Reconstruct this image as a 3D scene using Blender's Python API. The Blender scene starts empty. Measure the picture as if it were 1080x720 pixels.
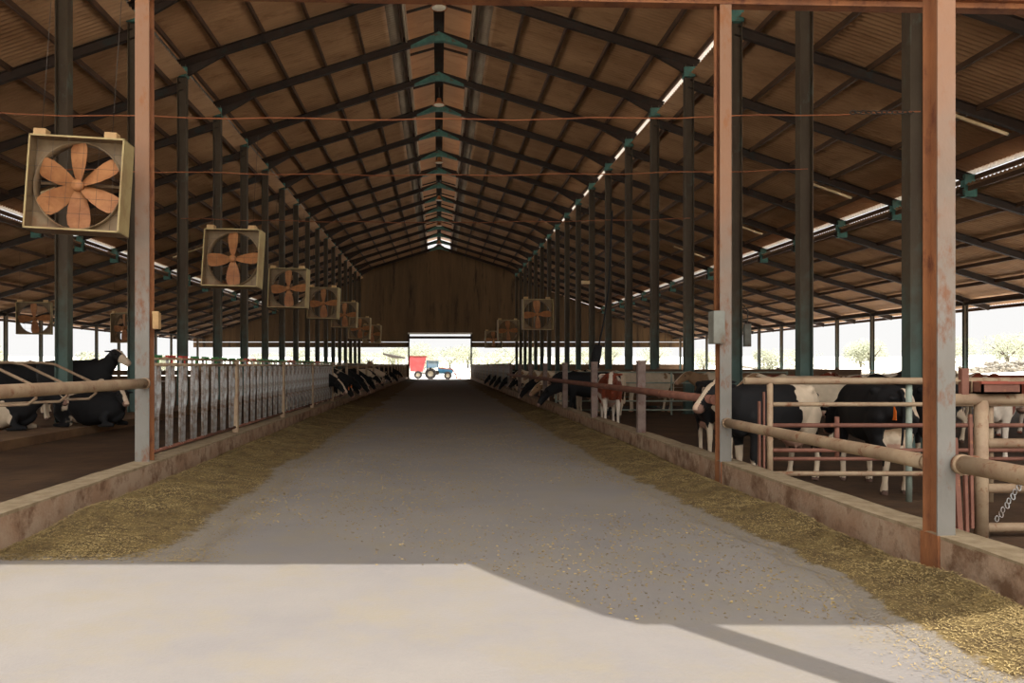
import bpy, bmesh, math, random
from mathutils import Vector, Matrix, noise as mnoise
random.seed(7)
S = bpy.context.scene
COL = S.collection
PI = math.pi
rad0 = math.radians
ORD = ['first','second','third','fourth','fifth','sixth','seventh','eighth','ninth','tenth','eleventh','twelfth',
       'thirteenth','fourteenth','fifteenth','sixteenth','seventeenth','eighteenth','nineteenth','twentieth','twenty-first','twenty-second']

# ------------------------------------------------------------------ materials
def lin(c):
    c = c / 255.0
    return c / 12.92 if c <= 0.04045 else ((c + 0.055) / 1.055) ** 2.4
def C(r, g, b): return (lin(r), lin(g), lin(b), 1.0)

def mat(name, c1, c2=None, scale=4.0, rough=0.8, bump=0.0, bscale=None, metal=0.0, c3=None, s3=12.0, stretch=(1, 1, 1),
        lo=0.38, hi=0.62, lo3=0.55, hi3=0.68, coord='Object', spec=0.3):
    m = bpy.data.materials.new(name); m.use_nodes = True
    nt = m.node_tree; N = nt.nodes; L = nt.links
    b = N['Principled BSDF']
    b.inputs['Roughness'].default_value = rough
    b.inputs['Metallic'].default_value = metal
    b.inputs['Specular IOR Level'].default_value = spec
    b.inputs['Base Color'].default_value = c1
    if c2 is None: return m
    tc = N.new('ShaderNodeTexCoord'); mp = N.new('ShaderNodeMapping')
    mp.inputs['Scale'].default_value = stretch
    L.new(tc.outputs[coord], mp.inputs['Vector'])
    n1 = N.new('ShaderNodeTexNoise'); n1.inputs['Scale'].default_value = scale; n1.inputs['Detail'].default_value = 6
    n1.inputs['Roughness'].default_value = 0.65
    L.new(mp.outputs['Vector'], n1.inputs['Vector'])
    r1 = N.new('ShaderNodeValToRGB')
    r1.color_ramp.elements[0].position = lo; r1.color_ramp.elements[1].position = hi
    r1.color_ramp.elements[0].color = c1; r1.color_ramp.elements[1].color = c2
    L.new(n1.outputs['Fac'], r1.inputs['Fac'])
    out = r1.outputs['Color']
    if c3 is not None:
        n2 = N.new('ShaderNodeTexNoise'); n2.inputs['Scale'].default_value = s3; n2.inputs['Detail'].default_value = 8
        n2.inputs['Roughness'].default_value = 0.7
        L.new(mp.outputs['Vector'], n2.inputs['Vector'])
        r2 = N.new('ShaderNodeValToRGB')
        r2.color_ramp.elements[0].position = lo3; r2.color_ramp.elements[1].position = hi3
        r2.color_ramp.elements[0].color = (0, 0, 0, 1); r2.color_ramp.elements[1].color = (1, 1, 1, 1)
        L.new(n2.outputs['Fac'], r2.inputs['Fac'])
        mx = N.new('ShaderNodeMix'); mx.data_type = 'RGBA'
        L.new(r2.outputs['Color'], mx.inputs[0]); L.new(out, mx.inputs[6]); mx.inputs[7].default_value = c3
        out = mx.outputs[2]
    L.new(out, b.inputs['Base Color'])
    if bump > 0:
        nb = N.new('ShaderNodeTexNoise'); nb.inputs['Scale'].default_value = bscale or scale * 6; nb.inputs['Detail'].default_value = 5
        L.new(mp.outputs['Vector'], nb.inputs['Vector'])
        bp = N.new('ShaderNodeBump'); bp.inputs['Strength'].default_value = bump; bp.inputs['Distance'].default_value = 0.02
        L.new(nb.outputs['Fac'], bp.inputs['Height']); L.new(bp.outputs['Normal'], b.inputs['Normal'])
    return m

M = {}
M['alley'] = mat('alley_concrete', C(111, 105, 100), C(119, 112, 104), 0.45, 0.9, 0.25, 40, c3=C(118, 109, 94), s3=1.3, lo3=0.47, hi3=0.70)
M['curb'] = mat('curb_concrete', C(148, 117, 92), C(164, 140, 116), 2.2, 0.9, 0.35, 30, c3=C(112, 84, 62), s3=3.0, lo3=0.48, hi3=0.62)
M['curbtop'] = mat('curb_top', C(150, 132, 105), C(128, 110, 84), 6, 0.95, 0.3, 40)
M['dirt'] = mat('pen_dirt', C(60, 43, 29), C(82, 60, 40), 0.9, 0.75, 0.6, 8, c3=C(50, 37, 26), s3=2.4)
M['bed'] = mat('stall_bed', C(96, 72, 50), C(120, 92, 64), 1.5, 0.95, 0.5, 12)
M['yard'] = mat('pale_yard', C(226, 219, 206), C(236, 230, 219), 0.08, 0.95, 0.2, 3)
M['roof'] = mat('roof_sheet', C(166, 128, 93), C(144, 108, 76), 0.55, 0.6, 0.0, metal=0.0, stretch=(0.35, 1, 1), c3=C(126, 90, 60), s3=1.7, lo3=0.52, hi3=0.72)
M['cap'] = mat('ridge_sheet', C(176, 160, 140), C(150, 132, 112), 0.8, 0.6, stretch=(1, .4, 1))
M['gutter'] = mat('zinc_gutter', C(168, 164, 156), C(140, 136, 130), 2, 0.45, metal=0.3)
M['rafter'] = mat('rafter_steel', C(40, 29, 22), C(54, 38, 28), 1.6, 0.7, c3=C(40, 48, 44), s3=2.0)
M['purlin'] = mat('purlin_steel', C(72, 50, 34), C(86, 60, 42), 1.0, 0.75)
M['teal'] = mat('teal_paint', C(76, 116, 104), C(62, 96, 88), 3, 0.6, c3=C(96, 66, 44), s3=4, lo3=0.56, hi3=0.66)
M['post'] = mat('weathered_teal_steel', C(80, 92, 82), C(98, 74, 54), 0.9, 0.65, 0.1, 20, stretch=(1, 1, .45), c3=C(62, 104, 100), s3=2.2, lo3=0.54, hi3=0.66)
def post_mat():
    m = mat('weathered_teal_steel', C(84, 72, 56), C(70, 56, 42), 0.9, 0.65, 0.1, 20, stretch=(1, 1, .45), c3=C(88, 92, 80), s3=2.2, lo3=0.56, hi3=0.7)
    nt = m.node_tree; N = nt.nodes; L = nt.links; b = N['Principled BSDF']
    src = b.inputs['Base Color'].links[0].from_socket
    tc = N.new('ShaderNodeTexCoord'); sp = N.new('ShaderNodeSeparateXYZ'); L.new(tc.outputs['Object'], sp.inputs[0])
    n = N.new('ShaderNodeTexNoise'); n.inputs['Scale'].default_value = 1.6; n.inputs['Detail'].default_value = 5; L.new(tc.outputs['Object'], n.inputs['Vector'])
    ma = N.new('ShaderNodeMath'); ma.operation = 'MULTIPLY_ADD'; L.new(n.outputs['Fac'], ma.inputs[0]); ma.inputs[1].default_value = 5.0; L.new(sp.outputs['Z'], ma.inputs[2])
    r = N.new('ShaderNodeMapRange'); L.new(ma.outputs[0], r.inputs['Value']); r.inputs['From Min'].default_value = 4.2; r.inputs['From Max'].default_value = 6.2; r.inputs['To Min'].default_value = .8; r.inputs['To Max'].default_value = 0
    mx = N.new('ShaderNodeMix'); mx.data_type = 'RGBA'; L.new(r.outputs[0], mx.inputs[0]); L.new(src, mx.inputs[6]); mx.inputs[7].default_value = C(90, 114, 106)
    L.new(mx.outputs[2], b.inputs['Base Color']); return m
M['post'] = post_mat()
M['rust'] = mat('rusty_steel', C(146, 94, 58), C(114, 72, 48), 1.6, 0.75, 0.25, 30, stretch=(1, 1, .4), c3=C(98, 56, 38), s3=6, lo3=0.52, hi3=0.66)
def web_mat():
    m = mat('grey_rust_steel', C(122, 117, 109), C(110, 106, 97), 1.5, 0.7, 0.15, 30, stretch=(1, 1, .5), c3=C(112, 78, 58), s3=5, lo3=0.52, hi3=0.64)
    nt = m.node_tree; N = nt.nodes; L = nt.links; b = N['Principled BSDF']; src = b.inputs['Base Color'].links[0].from_socket
    tc = N.new('ShaderNodeTexCoord'); sp = N.new('ShaderNodeSeparateXYZ'); L.new(tc.outputs['Object'], sp.inputs[0])
    n = N.new('ShaderNodeTexNoise'); n.inputs['Scale'].default_value = 2.2; n.inputs['Detail'].default_value = 6; L.new(tc.outputs['Object'], n.inputs['Vector'])
    ma = N.new('ShaderNodeMath'); ma.operation = 'MULTIPLY_ADD'; L.new(n.outputs['Fac'], ma.inputs[0]); ma.inputs[1].default_value = 2.4; L.new(sp.outputs['Z'], ma.inputs[2])
    r = N.new('ShaderNodeMapRange'); L.new(ma.outputs[0], r.inputs['Value']); r.inputs['From Min'].default_value = 3.0; r.inputs['From Max'].default_value = 5.4; r.inputs['To Max'].default_value = .65
    mx = N.new('ShaderNodeMix'); mx.data_type = 'RGBA'; L.new(r.outputs[0], mx.inputs[0]); L.new(src, mx.inputs[6]); mx.inputs[7].default_value = C(150, 98, 60)
    L.new(mx.outputs[2], b.inputs['Base Color']); return m
M['web'] = web_mat()
M['pipe'] = mat('tan_pipe', C(162, 140, 112), C(138, 112, 88), 2.6, 0.6, 0.1, 30, c3=C(122, 78, 52), s3=7, lo3=0.56, hi3=0.66)
M['redpipe'] = mat('red_rust_pipe', C(126, 84, 68), C(106, 68, 54), 2.4, 0.7, 0.1, 30, c3=C(150, 100, 70), s3=6, lo3=0.6, hi3=0.7)
M['galv'] = mat('galvanised_steel', C(164, 164, 162), C(138, 134, 128), 5, 0.42, 0.05, 30, metal=0.0, c3=C(104, 80, 62), s3=4, lo3=0.44, hi3=0.62)
M['greypost'] = mat('grey_brown_post', C(126, 108, 98), C(100, 82, 74), 3, 0.8, 0.2, 30, c3=C(110, 66, 48), s3=6)
M['palepipe'] = mat('pale_green_pipe', C(150, 160, 146), C(128, 132, 118), 3, 0.55)
M['fan'] = mat('fan_housing', C(124, 104, 78), C(106, 84, 58), 2.5, 0.6, 0.1, 30, c3=C(120, 84, 54), s3=3.2, lo3=0.55, hi3=0.7)
M['fanedge'] = mat('fan_edge', C(160, 142, 98), C(140, 116, 78), 2.5, 0.6)
M['blade'] = mat('fan_blade', C(160, 108, 66), C(136, 86, 50), 3.5, 0.6, c3=C(140, 88, 52), s3=6)
M['darkmetal'] = mat('dark_metal', C(52, 48, 44), C(68, 58, 48), 4, 0.6)
M['wood'] = mat('dark_gable_sheet', C(106, 82, 56), C(84, 64, 44), 0.8, 0.85, 0.3, 6, stretch=(1, 1, .12), c3=C(46, 36, 27), s3=1.2)
M['woodlow'] = mat('low_wall', C(104, 80, 58), C(84, 64, 48), 0.8, 0.85, stretch=(1, 1, .3))
M['whitebar'] = mat('white_lintel', C(214, 208, 198), C(196, 188, 176), 2, 0.7)
M['hay'] = mat('chopped_hay', C(106, 88, 52), C(78, 62, 36), 5, 0.95, 0.9, 55, c3=C(146, 122, 74), s3=26, lo3=0.56, hi3=0.72)
def thin_cover(m):
    # where the hay thins out the concrete shows between the bits
    nt = m.node_tree; N = nt.nodes; L = nt.links; b = N['Principled BSDF']; src = b.inputs['Base Color'].links[0].from_socket
    a = N.new('ShaderNodeAttribute'); a.attribute_name = 'cover'
    tc = N.new('ShaderNodeTexCoord'); n = N.new('ShaderNodeTexNoise'); n.inputs['Scale'].default_value = 11; n.inputs['Detail'].default_value = 8; n.inputs['Roughness'].default_value = .8
    L.new(tc.outputs['Object'], n.inputs['Vector'])
    ad = N.new('ShaderNodeMath'); ad.operation = 'ADD'; L.new(a.outputs['Fac'], ad.inputs[0]); L.new(n.outputs['Fac'], ad.inputs[1])
    r = N.new('ShaderNodeMapRange'); L.new(ad.outputs[0], r.inputs['Value']); r.inputs['From Min'].default_value = .92; r.inputs['From Max'].default_value = 1.06
    mx = N.new('ShaderNodeMix'); mx.data_type = 'RGBA'; L.new(r.outputs[0], mx.inputs[0]); mx.inputs[6].default_value = C(117, 108, 96); L.new(src, mx.inputs[7])
    L.new(mx.outputs[2], b.inputs['Base Color'])
thin_cover(M['hay'])
M['straw'] = mat('straw_blade', C(158, 136, 90), C(112, 92, 56), 1.5, 0.9)
M['rope'] = mat('orange_rope', C(150, 92, 58), C(130, 76, 48), 3, 0.8)
M['lamp'] = mat('lamp_copper', C(178, 116, 70), C(150, 92, 56), 4, 0.45, metal=0.2)
M['lampglass'] = mat('lamp_glass', C(226, 214, 190), None, rough=0.3)
M['tube'] = mat('tube_housing', C(204, 178, 138), C(184, 156, 116), 3, 0.5)
M['green'] = mat('green_latch', C(70, 128, 72), C(58, 108, 62), 3, 0.6)
M['red'] = mat('red_latch', C(176, 66, 50), C(150, 54, 42), 3, 0.6)
M['orange'] = mat('orange_tag', C(232, 116, 40), None, rough=0.5)
M['boxgrey'] = mat('grey_box', C(124, 124, 114), C(104, 98, 86), 3, 0.6, c3=C(110, 76, 52), s3=5)
M['tanbox'] = mat('tan_box', C(176, 142, 96), C(150, 116, 76), 3, 0.6)
M['stone'] = mat('field_stone', C(104, 98, 88), C(146, 138, 124), 1.2, 0.95)
M['leaf'] = mat('hazed_olive_leaf', C(158, 158, 136), C(134, 138, 112), 0.6, 0.8, c3=C(178, 176, 154), s3=2)  # distance haze put into the leaf colour: lightened and greyed
M['bark'] = mat('bark', C(92, 78, 62), C(70, 58, 46), 5, 0.9)
M['tyre'] = mat('tyre_rubber', C(42, 40, 40), C(58, 54, 52), 4, 0.9)
M['tractor'] = mat('tractor_blue', C(70, 128, 160), C(58, 108, 140), 2, 0.5)
M['tred'] = mat('trailer_red', C(190, 92, 92), C(172, 78, 78), 1, 0.6)
M['wheelrim'] = mat('wheel_rim', C(206, 196, 176), C(186, 176, 156), 3, 0.5)
M['glass'] = mat('cab_glass', C(150, 170, 180), None, rough=0.1)
M['loader'] = mat('loader_rust', C(150, 78, 58), C(126, 62, 48), 2, 0.7)
M['black'] = mat('black_bristle', C(26, 25, 26), C(40, 38, 38), 20, 0.9)

def coat_mat(name, dark, light, skin=C(196, 150, 128)):
    m = bpy.data.materials.new(name); m.use_nodes = True
    nt = m.node_tree; N = nt.nodes; L = nt.links; b = N['Principled BSDF']
    b.inputs['Roughness'].default_value = 0.75; b.inputs['Specular IOR Level'].default_value = 0.25
    a = N.new('ShaderNodeAttribute'); a.attribute_name = 'coat'
    r = N.new('ShaderNodeValToRGB'); e = r.color_ramp.elements
    e[0].position = 0.485; e[1].position = 0.515; e[0].color = dark; e[1].color = light
    L.new(a.outputs['Fac'], r.inputs['Fac'])
    s = N.new('ShaderNodeAttribute'); s.attribute_name = 'skin'
    mx = N.new('ShaderNodeMix'); mx.data_type = 'RGBA'
    L.new(s.outputs['Fac'], mx.inputs[0]); L.new(r.outputs['Color'], mx.inputs[6]); mx.inputs[7].default_value = skin
    tc = N.new('ShaderNodeTexCoord'); n = N.new('ShaderNodeTexNoise'); n.inputs['Scale'].default_value = 9; n.inputs['Detail'].default_value = 5
    L.new(tc.outputs['Object'], n.inputs['Vector'])
    mul = N.new('ShaderNodeMix'); mul.data_type = 'RGBA'; mul.blend_type = 'MULTIPLY'; mul.inputs[0].default_value = 0.35
    L.new(mx.outputs[2], mul.inputs[6]); L.new(n.outputs['Fac'], mul.inputs[7])
    L.new(mul.outputs[2], b.inputs['Base Color'])
    return m
M['coat_black'] = coat_mat('coat_black_white', C(23, 21, 21), C(216, 194, 166))
M['coat_red'] = coat_mat('coat_red_white', C(128, 58, 34), C(230, 214, 194))
M['coat_tan'] = coat_mat('coat_tan_cream', C(150, 116, 84), C(216, 196, 168))
M['eye'] = mat('cow_eye', C(16, 12, 10), None, rough=0.15)
M['horn'] = mat('cow_horn', C(96, 78, 60), C(60, 50, 42), 6, 0.5)

# ------------------------------------------------------------------ mesh builder
class MB:
    def __init__(s): s.v = []; s.f = []; s.sm = []
    def add(s, vs, fs, smooth=False):
        o = len(s.v); s.v += [tuple(v) for v in vs]
        s.f += [tuple(i + o for i in f) for f in fs]; s.sm += [smooth] * len(fs); return s
    def box(s, x0, x1, y0, y1, z0, z1):
        vs = [(x0, y0, z0), (x1, y0, z0), (x1, y1, z0), (x0, y1, z0), (x0, y0, z1), (x1, y0, z1), (x1, y1, z1), (x0, y1, z1)]
        return s.add(vs, [(0, 3, 2, 1), (4, 5, 6, 7), (0, 1, 5, 4), (1, 2, 6, 5), (2, 3, 7, 6), (3, 0, 4, 7)])
    def beam(s, p, q, w, h, up=(0, 0, 1)):
        p = Vector(p); q = Vector(q); d = (q - p).normalized(); u = Vector(up)
        a = d.cross(u)
        if a.length < 1e-5: a = d.cross(Vector((1, 0, 0)))
        a.normalize(); b = a.cross(d).normalized()
        vs = []
        for c in (p, q):
            for sa, sb in ((-1, -1), (1, -1), (1, 1), (-1, 1)): vs.append(c + a * sa * w / 2 + b * sb * h / 2)
        return s.add(vs, [(0, 1, 2, 3), (7, 6, 5, 4), (0, 4, 5, 1), (1, 5, 6, 2), (2, 6, 7, 3), (3, 7, 4, 0)])
    def tube(s, path, r, n=10, caps=True, flat=None):
        P = [Vector(p) for p in path]; rs = r if isinstance(r, (list, tuple)) else [r] * len(P)
        vs = []; fs = []; ref = None
        for i, p in enumerate(P):
            t = (P[min(i + 1, len(P) - 1)] - P[max(i - 1, 0)]).normalized()
            if ref is None:
                ref = Vector((0, 0, 1)) if abs(t.z) < 0.9 else Vector((0, 1, 0))
            a = t.cross(ref)
            if a.length < 1e-4: a = t.cross(Vector((1, 0, 0)))
            a.normalize(); b = a.cross(t).normalized(); ref = b
            for k in range(n):
                an = 2 * PI * k / n
                rr = rs[i]
                ra, rb = (rr if isinstance(rr, (tuple, list)) else (rr, rr))
                vs.append(p + a * math.cos(an) * ra + b * math.sin(an) * rb)
        for i in range(len(P) - 1):
            for k in range(n):
                k2 = (k + 1) % n
                fs.append((i * n + k, i * n + k2, (i + 1) * n + k2, (i + 1) * n + k))
        s.add(vs, fs, True)
        if caps:
            o = len(s.v) - len(vs)
            s.f.append(tuple(o + k for k in range(n))[::-1]); s.sm.append(False)
            s.f.append(tuple(o + (len(P) - 1) * n + k for k in range(n))); s.sm.append(False)
        return s
    def lathe(s, prof, axis_o=(0, 0, 0), n=20):
        vs = []; fs = []; ox, oy, oz = axis_o
        for r, z in prof:
            for k in range(n):
                a = 2 * PI * k / n; vs.append((ox + r * math.cos(a), oy + r * math.sin(a), oz + z))
        for i in range(len(prof) - 1):
            for k in range(n):
                k2 = (k + 1) % n; fs.append((i * n + k, i * n + k2, (i + 1) * n + k2, (i + 1) * n + k))
        return s.add(vs, fs, True)
    def prism_y(s, poly, y0, y1):
        n = len(poly); vs = [(x, y0, z) for x, z in poly] + [(x, y1, z) for x, z in poly]
        fs = [tuple(range(n)), tuple(range(2 * n - 1, n - 1, -1))]
        fs += [(i, i + n, (i + 1) % n + n, (i + 1) % n) for i in range(n)]
        return s.add(vs, fs)
    def mesh(s, name, m=None, fixn=True):
        me = bpy.data.meshes.new(name); me.from_pydata(s.v, [], s.f)
        me.polygons.foreach_set('use_smooth', s.sm)
        if fixn:
            bm = bmesh.new(); bm.from_mesh(me); bmesh.ops.recalc_face_normals(bm, faces=bm.faces); bm.to_mesh(me); bm.free()
        if m is not None: me.materials.append(M[m] if isinstance(m, str) else m)
        me.update(); return me

def ob(name, me, parent=None, loc=(0, 0, 0), rot=(0, 0, 0)):
    o = bpy.data.objects.new(name, me); COL.objects.link(o); o.location = loc; o.rotation_euler = rot
    if parent is not None: o.parent = parent
    return o
def build(mb, name, m, parent=None, loc=(0, 0, 0), rot=(0, 0, 0), fixn=True): return ob(name, mb.mesh(name, m, fixn), parent, loc, rot)
def tag(o, label, cat, group=None, kind=None):
    o['label'] = label; o['category'] = cat
    if group: o['group'] = group
    if kind: o['kind'] = kind
    return o
def thing(name, label, cat, loc=(0, 0, 0), rot=(0, 0, 0), group=None):
    return tag(ob(name, None, None, loc, rot), label, cat, group)
def struct(mb, name, m, label=None, fixn=True, parent=None):
    o = build(mb, name, m, parent, fixn=fixn); o['kind'] = 'structure'
    if label: o['label'] = label
    return o
def kids(o): return [c for c in bpy.data.objects if c.parent == o]
def dup(root, loc, rot=None, label=None, group=None, scale=None):
    ch = CH.get(root.name)
    if ch is None: ch = CH[root.name] = [(c, kids(c)) for c in kids(root)]
    r = root.copy(); COL.objects.link(r); r.location = loc
    if rot is not None: r.rotation_euler = rot
    if scale: r.scale = (scale,) * 3
    if label: r['label'] = label
    if group: r['group'] = group
    for c, gs in ch:
        k = c.copy(); COL.objects.link(k); k.parent = r
        for g in gs:
            q = g.copy(); COL.objects.link(q); q.parent = k
    return r
CH = {}

# ------------------------------------------------------------------ layout constants (metres; camera at origin, +Y down the alley)
TY = [6.2 + 4.7 * k for k in range(20)]
BACK = 98.4
XL, XR = -3.95, 3.88
PXR, PXL, OX = 9.2, -9.45, 28.6
def zc(x): return 15.5 - 0.315 * abs(x)               # underside line of central rafters
def za(x): return 12.1 - 0.355 * (abs(x) - 9.2)       # aisle roof line
SUNEL = math.radians(70); SAZ = Vector((0.547, -0.837)).normalized()
CT = 1 / math.tan(SUNEL)

# ------------------------------------------------------------------ ground
struct(MB().box(-3.9, 3.85, -12, BACK + 1, -0.3, 0), 'floor', 'alley')
struct(MB().box(3.85, 29.1, -12, BACK + .5, -0.4, -0.15), 'floor_right', 'dirt')
struct(MB().box(-32, -3.9, -12, BACK + .5, -0.4, 0), 'floor_left', 'dirt')
b = MB().box(-16, -8.25, 12.5, 45, 0.0, 0.18)
tag(build(b, 'stall_platform', 'bed'), 'low brown earth bed where cows lie beside the left pen', 'platform')
def terr(x, y):
    d = max(0.0, abs(x) - 36, y - 128, -30 - y)
    return -0.2 + min(4.2, d * 0.055) + 0.25 * mnoise.noise(Vector((x * .05, y * .05, 0))) * min(1, d / 10)
mb = MB(); xs = list(range(-240, 241, 6)); ys = list(range(-60, 341, 6)); vs = [(x, y, terr(x, y)) for y in ys for x in xs]; nx = len(xs)
fs = [(j * nx + i, j * nx + i + 1, (j + 1) * nx + i + 1, (j + 1) * nx + i) for j in range(len(ys) - 1) for i in range(nx - 1)]
mb.add(vs, fs, True); struct(mb, 'terrain', 'yard')

# curbs
for s, x0, x1, lab in ((1, 3.79, 4.08, 'right'), (-1, -4.12, -3.8, 'left')):
    t = thing('concrete_curb', f'long low stained concrete curb along the {lab} edge of the feed alley', 'curb')
    mb = MB(); y = -10.0
    mb.box(x0, x1, -10, BACK - .6, -0.3, 0.30)
    build(mb, 'curb_body', 'curb', t)
    # worn, slightly uneven cap
    mb = MB(); vs = []; n = 220
    for i in range(n + 1):
        yy = -10 + (BACK - .7 + 10) * i / n
        for x in (x0, x1):
            vs.append((x + 0.008 * mnoise.noise(Vector((x, yy * 2.1, 3))), yy, 0.32 + 0.012 * mnoise.noise(Vector((x, yy * 1.3, 0)))))
        for x in (x1, x0): vs.append((x, yy, 0.29))
    fs = []
    for i in range(n):
        a = i * 4; c = a + 4
        for k in range(4): fs.append((a + k, a + (k + 1) % 4, c + (k + 1) % 4, c + k))
    mb.add(vs, fs); build(mb, 'curb_cap', 'curbtop', t)

# feed ridges against the curbs
def feed(side, name, label):
    vs = []; fs = []
    rows = []
    y = 1.5 if side > 0 else 6.62
    while y < 96: rows.append(y); y += 0.05 + max(0, y - 4) * 0.008
    nc = 44
    xc = 3.77 if side > 0 else 3.78
    for y in rows:
        w = 1.7 + 0.35 * mnoise.noise(Vector((side * 9, y * .35, 0))) + 0.14 * mnoise.noise(Vector((side * 5, y * 2.2, 0))) + .05 * mnoise.noise(Vector((side * 3, y * 9, 0)))
        if side > 0: w -= .75 - .4 * min(1, max(0, (y - 6) / 7))
        near = min(1, max(0, (y - 6.62) / 1.2)) if side < 0 else 1
        for i in range(nc):
            u = i / (nc - 1)
            x = xc - u * w
            hgt = 0.20 if side < 0 else 0.15
            pk = 0.18 if side < 0 else 0.24
            prof = (u / pk) ** .7 if u < pk else max(0, 1 - (u - pk) / (1 - pk)) ** 1.7
            base = 0.35 if y > 13 else 0.1
            prof = max(prof, base * (1 - u)) if u < pk else prof
            p = Vector((x * 3, y * 3, side))
            h = hgt * prof * (0.8 + 0.55 * mnoise.noise(Vector((x * .9, y * .8, 5)))) + prof * (0.045 * mnoise.noise(p) + 0.03 * mnoise.noise(p * 3.1) + 0.014 * mnoise.noise(p * 8))
            h *= (0.02 + .98 * near)
            vs.append((x * side, y, max(0.002, h + 0.003) if y > 6.64 or side > 0 else -.02))
    for j in range(len(rows) - 1):
        for i in range(nc - 1):
            a = j * nc + i; fs.append((a, a + 1, a + nc + 1, a + nc))
    ncov = len(vs); cov = []
    for j in range(len(rows)):
        e = min(1.0, max(0.0, (rows[j] - 6.42) / .8)) if side < 0 else 1.0
        for i in range(nc): cov.append(min(1.0, (1 - i / (nc - 1)) * 2.6) * (.25 + .75 * e) + (-.1 if i == nc - 1 else 0))
    mb = MB().add(vs, fs, True)
    # loose stalks on and around the ridge
    for k in range(60000):
        y = (6.58 if side < 0 else 3.6) + (random.random() ** 1.7) * 24
        i = int(min(1, abs(random.gauss(0.35, .38))) * (nc - 1))
        # find row by bisect
        lo, hi = 0, len(rows) - 1
        while lo < hi:
            mid = (lo + hi) // 2
            if rows[mid] < y: lo = mid + 1
            else: hi = mid
        q = vs[lo * nc + i]; q2 = vs[max(0, lo - 1) * nc + max(0, i - 1)]; f1, f2 = random.random(), random.random(); q = (q[0] + (q2[0] - q[0]) * f1, y, q[2] + (q2[2] - q[2]) * f2)
        x = q[0] - side * (abs(random.gauss(0, .16)) if i > nc * .8 else 0); z = q[2] + 0.008
        if i > nc * .8: z = max(z, 0.008)
        L = random.uniform(.003, .010) * (1 + y * .04); a = random.random() * 2 * PI; tl = random.uniform(-.35, .5)
        d = Vector((math.cos(a), math.sin(a), tl)) * L; wv = Vector((-math.sin(a), math.cos(a), random.uniform(-.5, .5))) * 0.0016 * (1 + y * .06)
        p = Vector((x, y, z))
        o = len(mb.v); mb.v += [tuple(p - d - wv), tuple(p + d - wv), tuple(p + d + wv), tuple(p - d + wv)]; mb.f.append((o, o + 1, o + 2, o + 3)); mb.sm.append(False)
    me = mb.mesh(name, 'hay', fixn=False); me.materials.append(M['straw'])
    cov += [1.0] * (len(me.vertices) - ncov); at = me.attributes.new('cover', 'FLOAT', 'POINT'); at.data.foreach_set('value', cov)
    nf = len(fs)
    for p in me.polygons:
        if p.index >= nf: p.material_index = 1
    o = ob(name, me); tag(o, label, 'hay', kind='stuff')
feed(-1, 'feed_hay', 'loose brown chopped hay heaped against the left curb')
feed(1, 'feed_hay', 'loose brown chopped hay heaped against the right curb')
mb = MB()
for k in range(20000):
    y = 4.9 + random.random() ** 1.6 * 24; x = random.uniform(-2.6, 2.7)
    if y < (6.45 if x < .3 else 6.45 - 1.4 * min(1, (x - .3) / .9)): continue
    if mnoise.noise(Vector((x * .5, y * .35, 2))) + random.random() * .5 < .12: continue
    a = random.random() * 6.3; L = random.uniform(.003, .010) * (1 + y * .03); wv = .0013 * (1 + y * .06)
    d = Vector((math.cos(a), math.sin(a), 0)) * L; n_ = Vector((-math.sin(a), math.cos(a), 0)) * wv; p = Vector((x, y, .005))
    o = len(mb.v); mb.v += [tuple(p - d - n_), tuple(p + d - n_), tuple(p + d + n_ + Vector((0, 0, .006))), tuple(p - d + n_ + Vector((0, 0, .006)))]; mb.f.append((o, o + 1, o + 2, o + 3)); mb.sm.append(False)
tag(build(mb, 'scattered_straw', 'straw', fixn=False), 'thin scatter of straw bits over the middle of the alley', 'straw', kind='stuff')

# ------------------------------------------------------------------ roof
PER = 0.21
def corr(name, m, x0, z0, x1, z1, yf0, yf1, ncol=1, y1=BACK + 1.0, thick=0.012):
    # corrugated sheet whose ribs run down the slope; yf0(x) front edge
    rows = int((y1 + 1) / PER * 6); mb = MB(); vs = []; fs = []
    cols = [x0 + (x1 - x0) * i / ncol for i in range(ncol + 1)]
    for x in cols:
        f = yf0(x); z = z0 + (z1 - z0) * (x - x0) / (x1 - x0)
        for j in range(rows + 1):
            y = -1 + (y1 + 1) * j / rows
            y = max(y, f)
            vs.append((x, y, z + 0.034 * math.sin(2 * PI * y / PER)))
    R = rows + 1
    for i in range(ncol):
        for j in range(rows):
            a = i * R + j
            fs.append((a, a + 1, a + 1 + R, a + R))
    mb.add(vs, fs, True)
    me = mb.mesh(name, m, fixn=False)
    bm = bmesh.new(); bm.from_mesh(me)
    bmesh.ops.remove_doubles(bm, verts=bm.verts, dist=1e-5)
    bmesh.ops.dissolve_degenerate(bm, edges=bm.edges, dist=1e-5)
    bm.to_mesh(me); bm.free()
    o = ob(name, me); o['kind'] = 'structure'
    sd = o.modifiers.new('thickness', 'SOLIDIFY'); sd.thickness = thick
    return o
def front(xs):
    # world Y of the roof's front edge above the place where its shadow lies on the alley floor
    z = zc(xs) + .55
    sx = xs - SAZ.x * CT * z
    ys = 6.5 if sx < 0.28 else (4.96 if sx > 1.2 else 6.5 - 1.54 * ((sx - .28) / .92) ** .85)
    return ys + SAZ.y * CT * z
RO = 0.62                                             # sheet above rafter line
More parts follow.
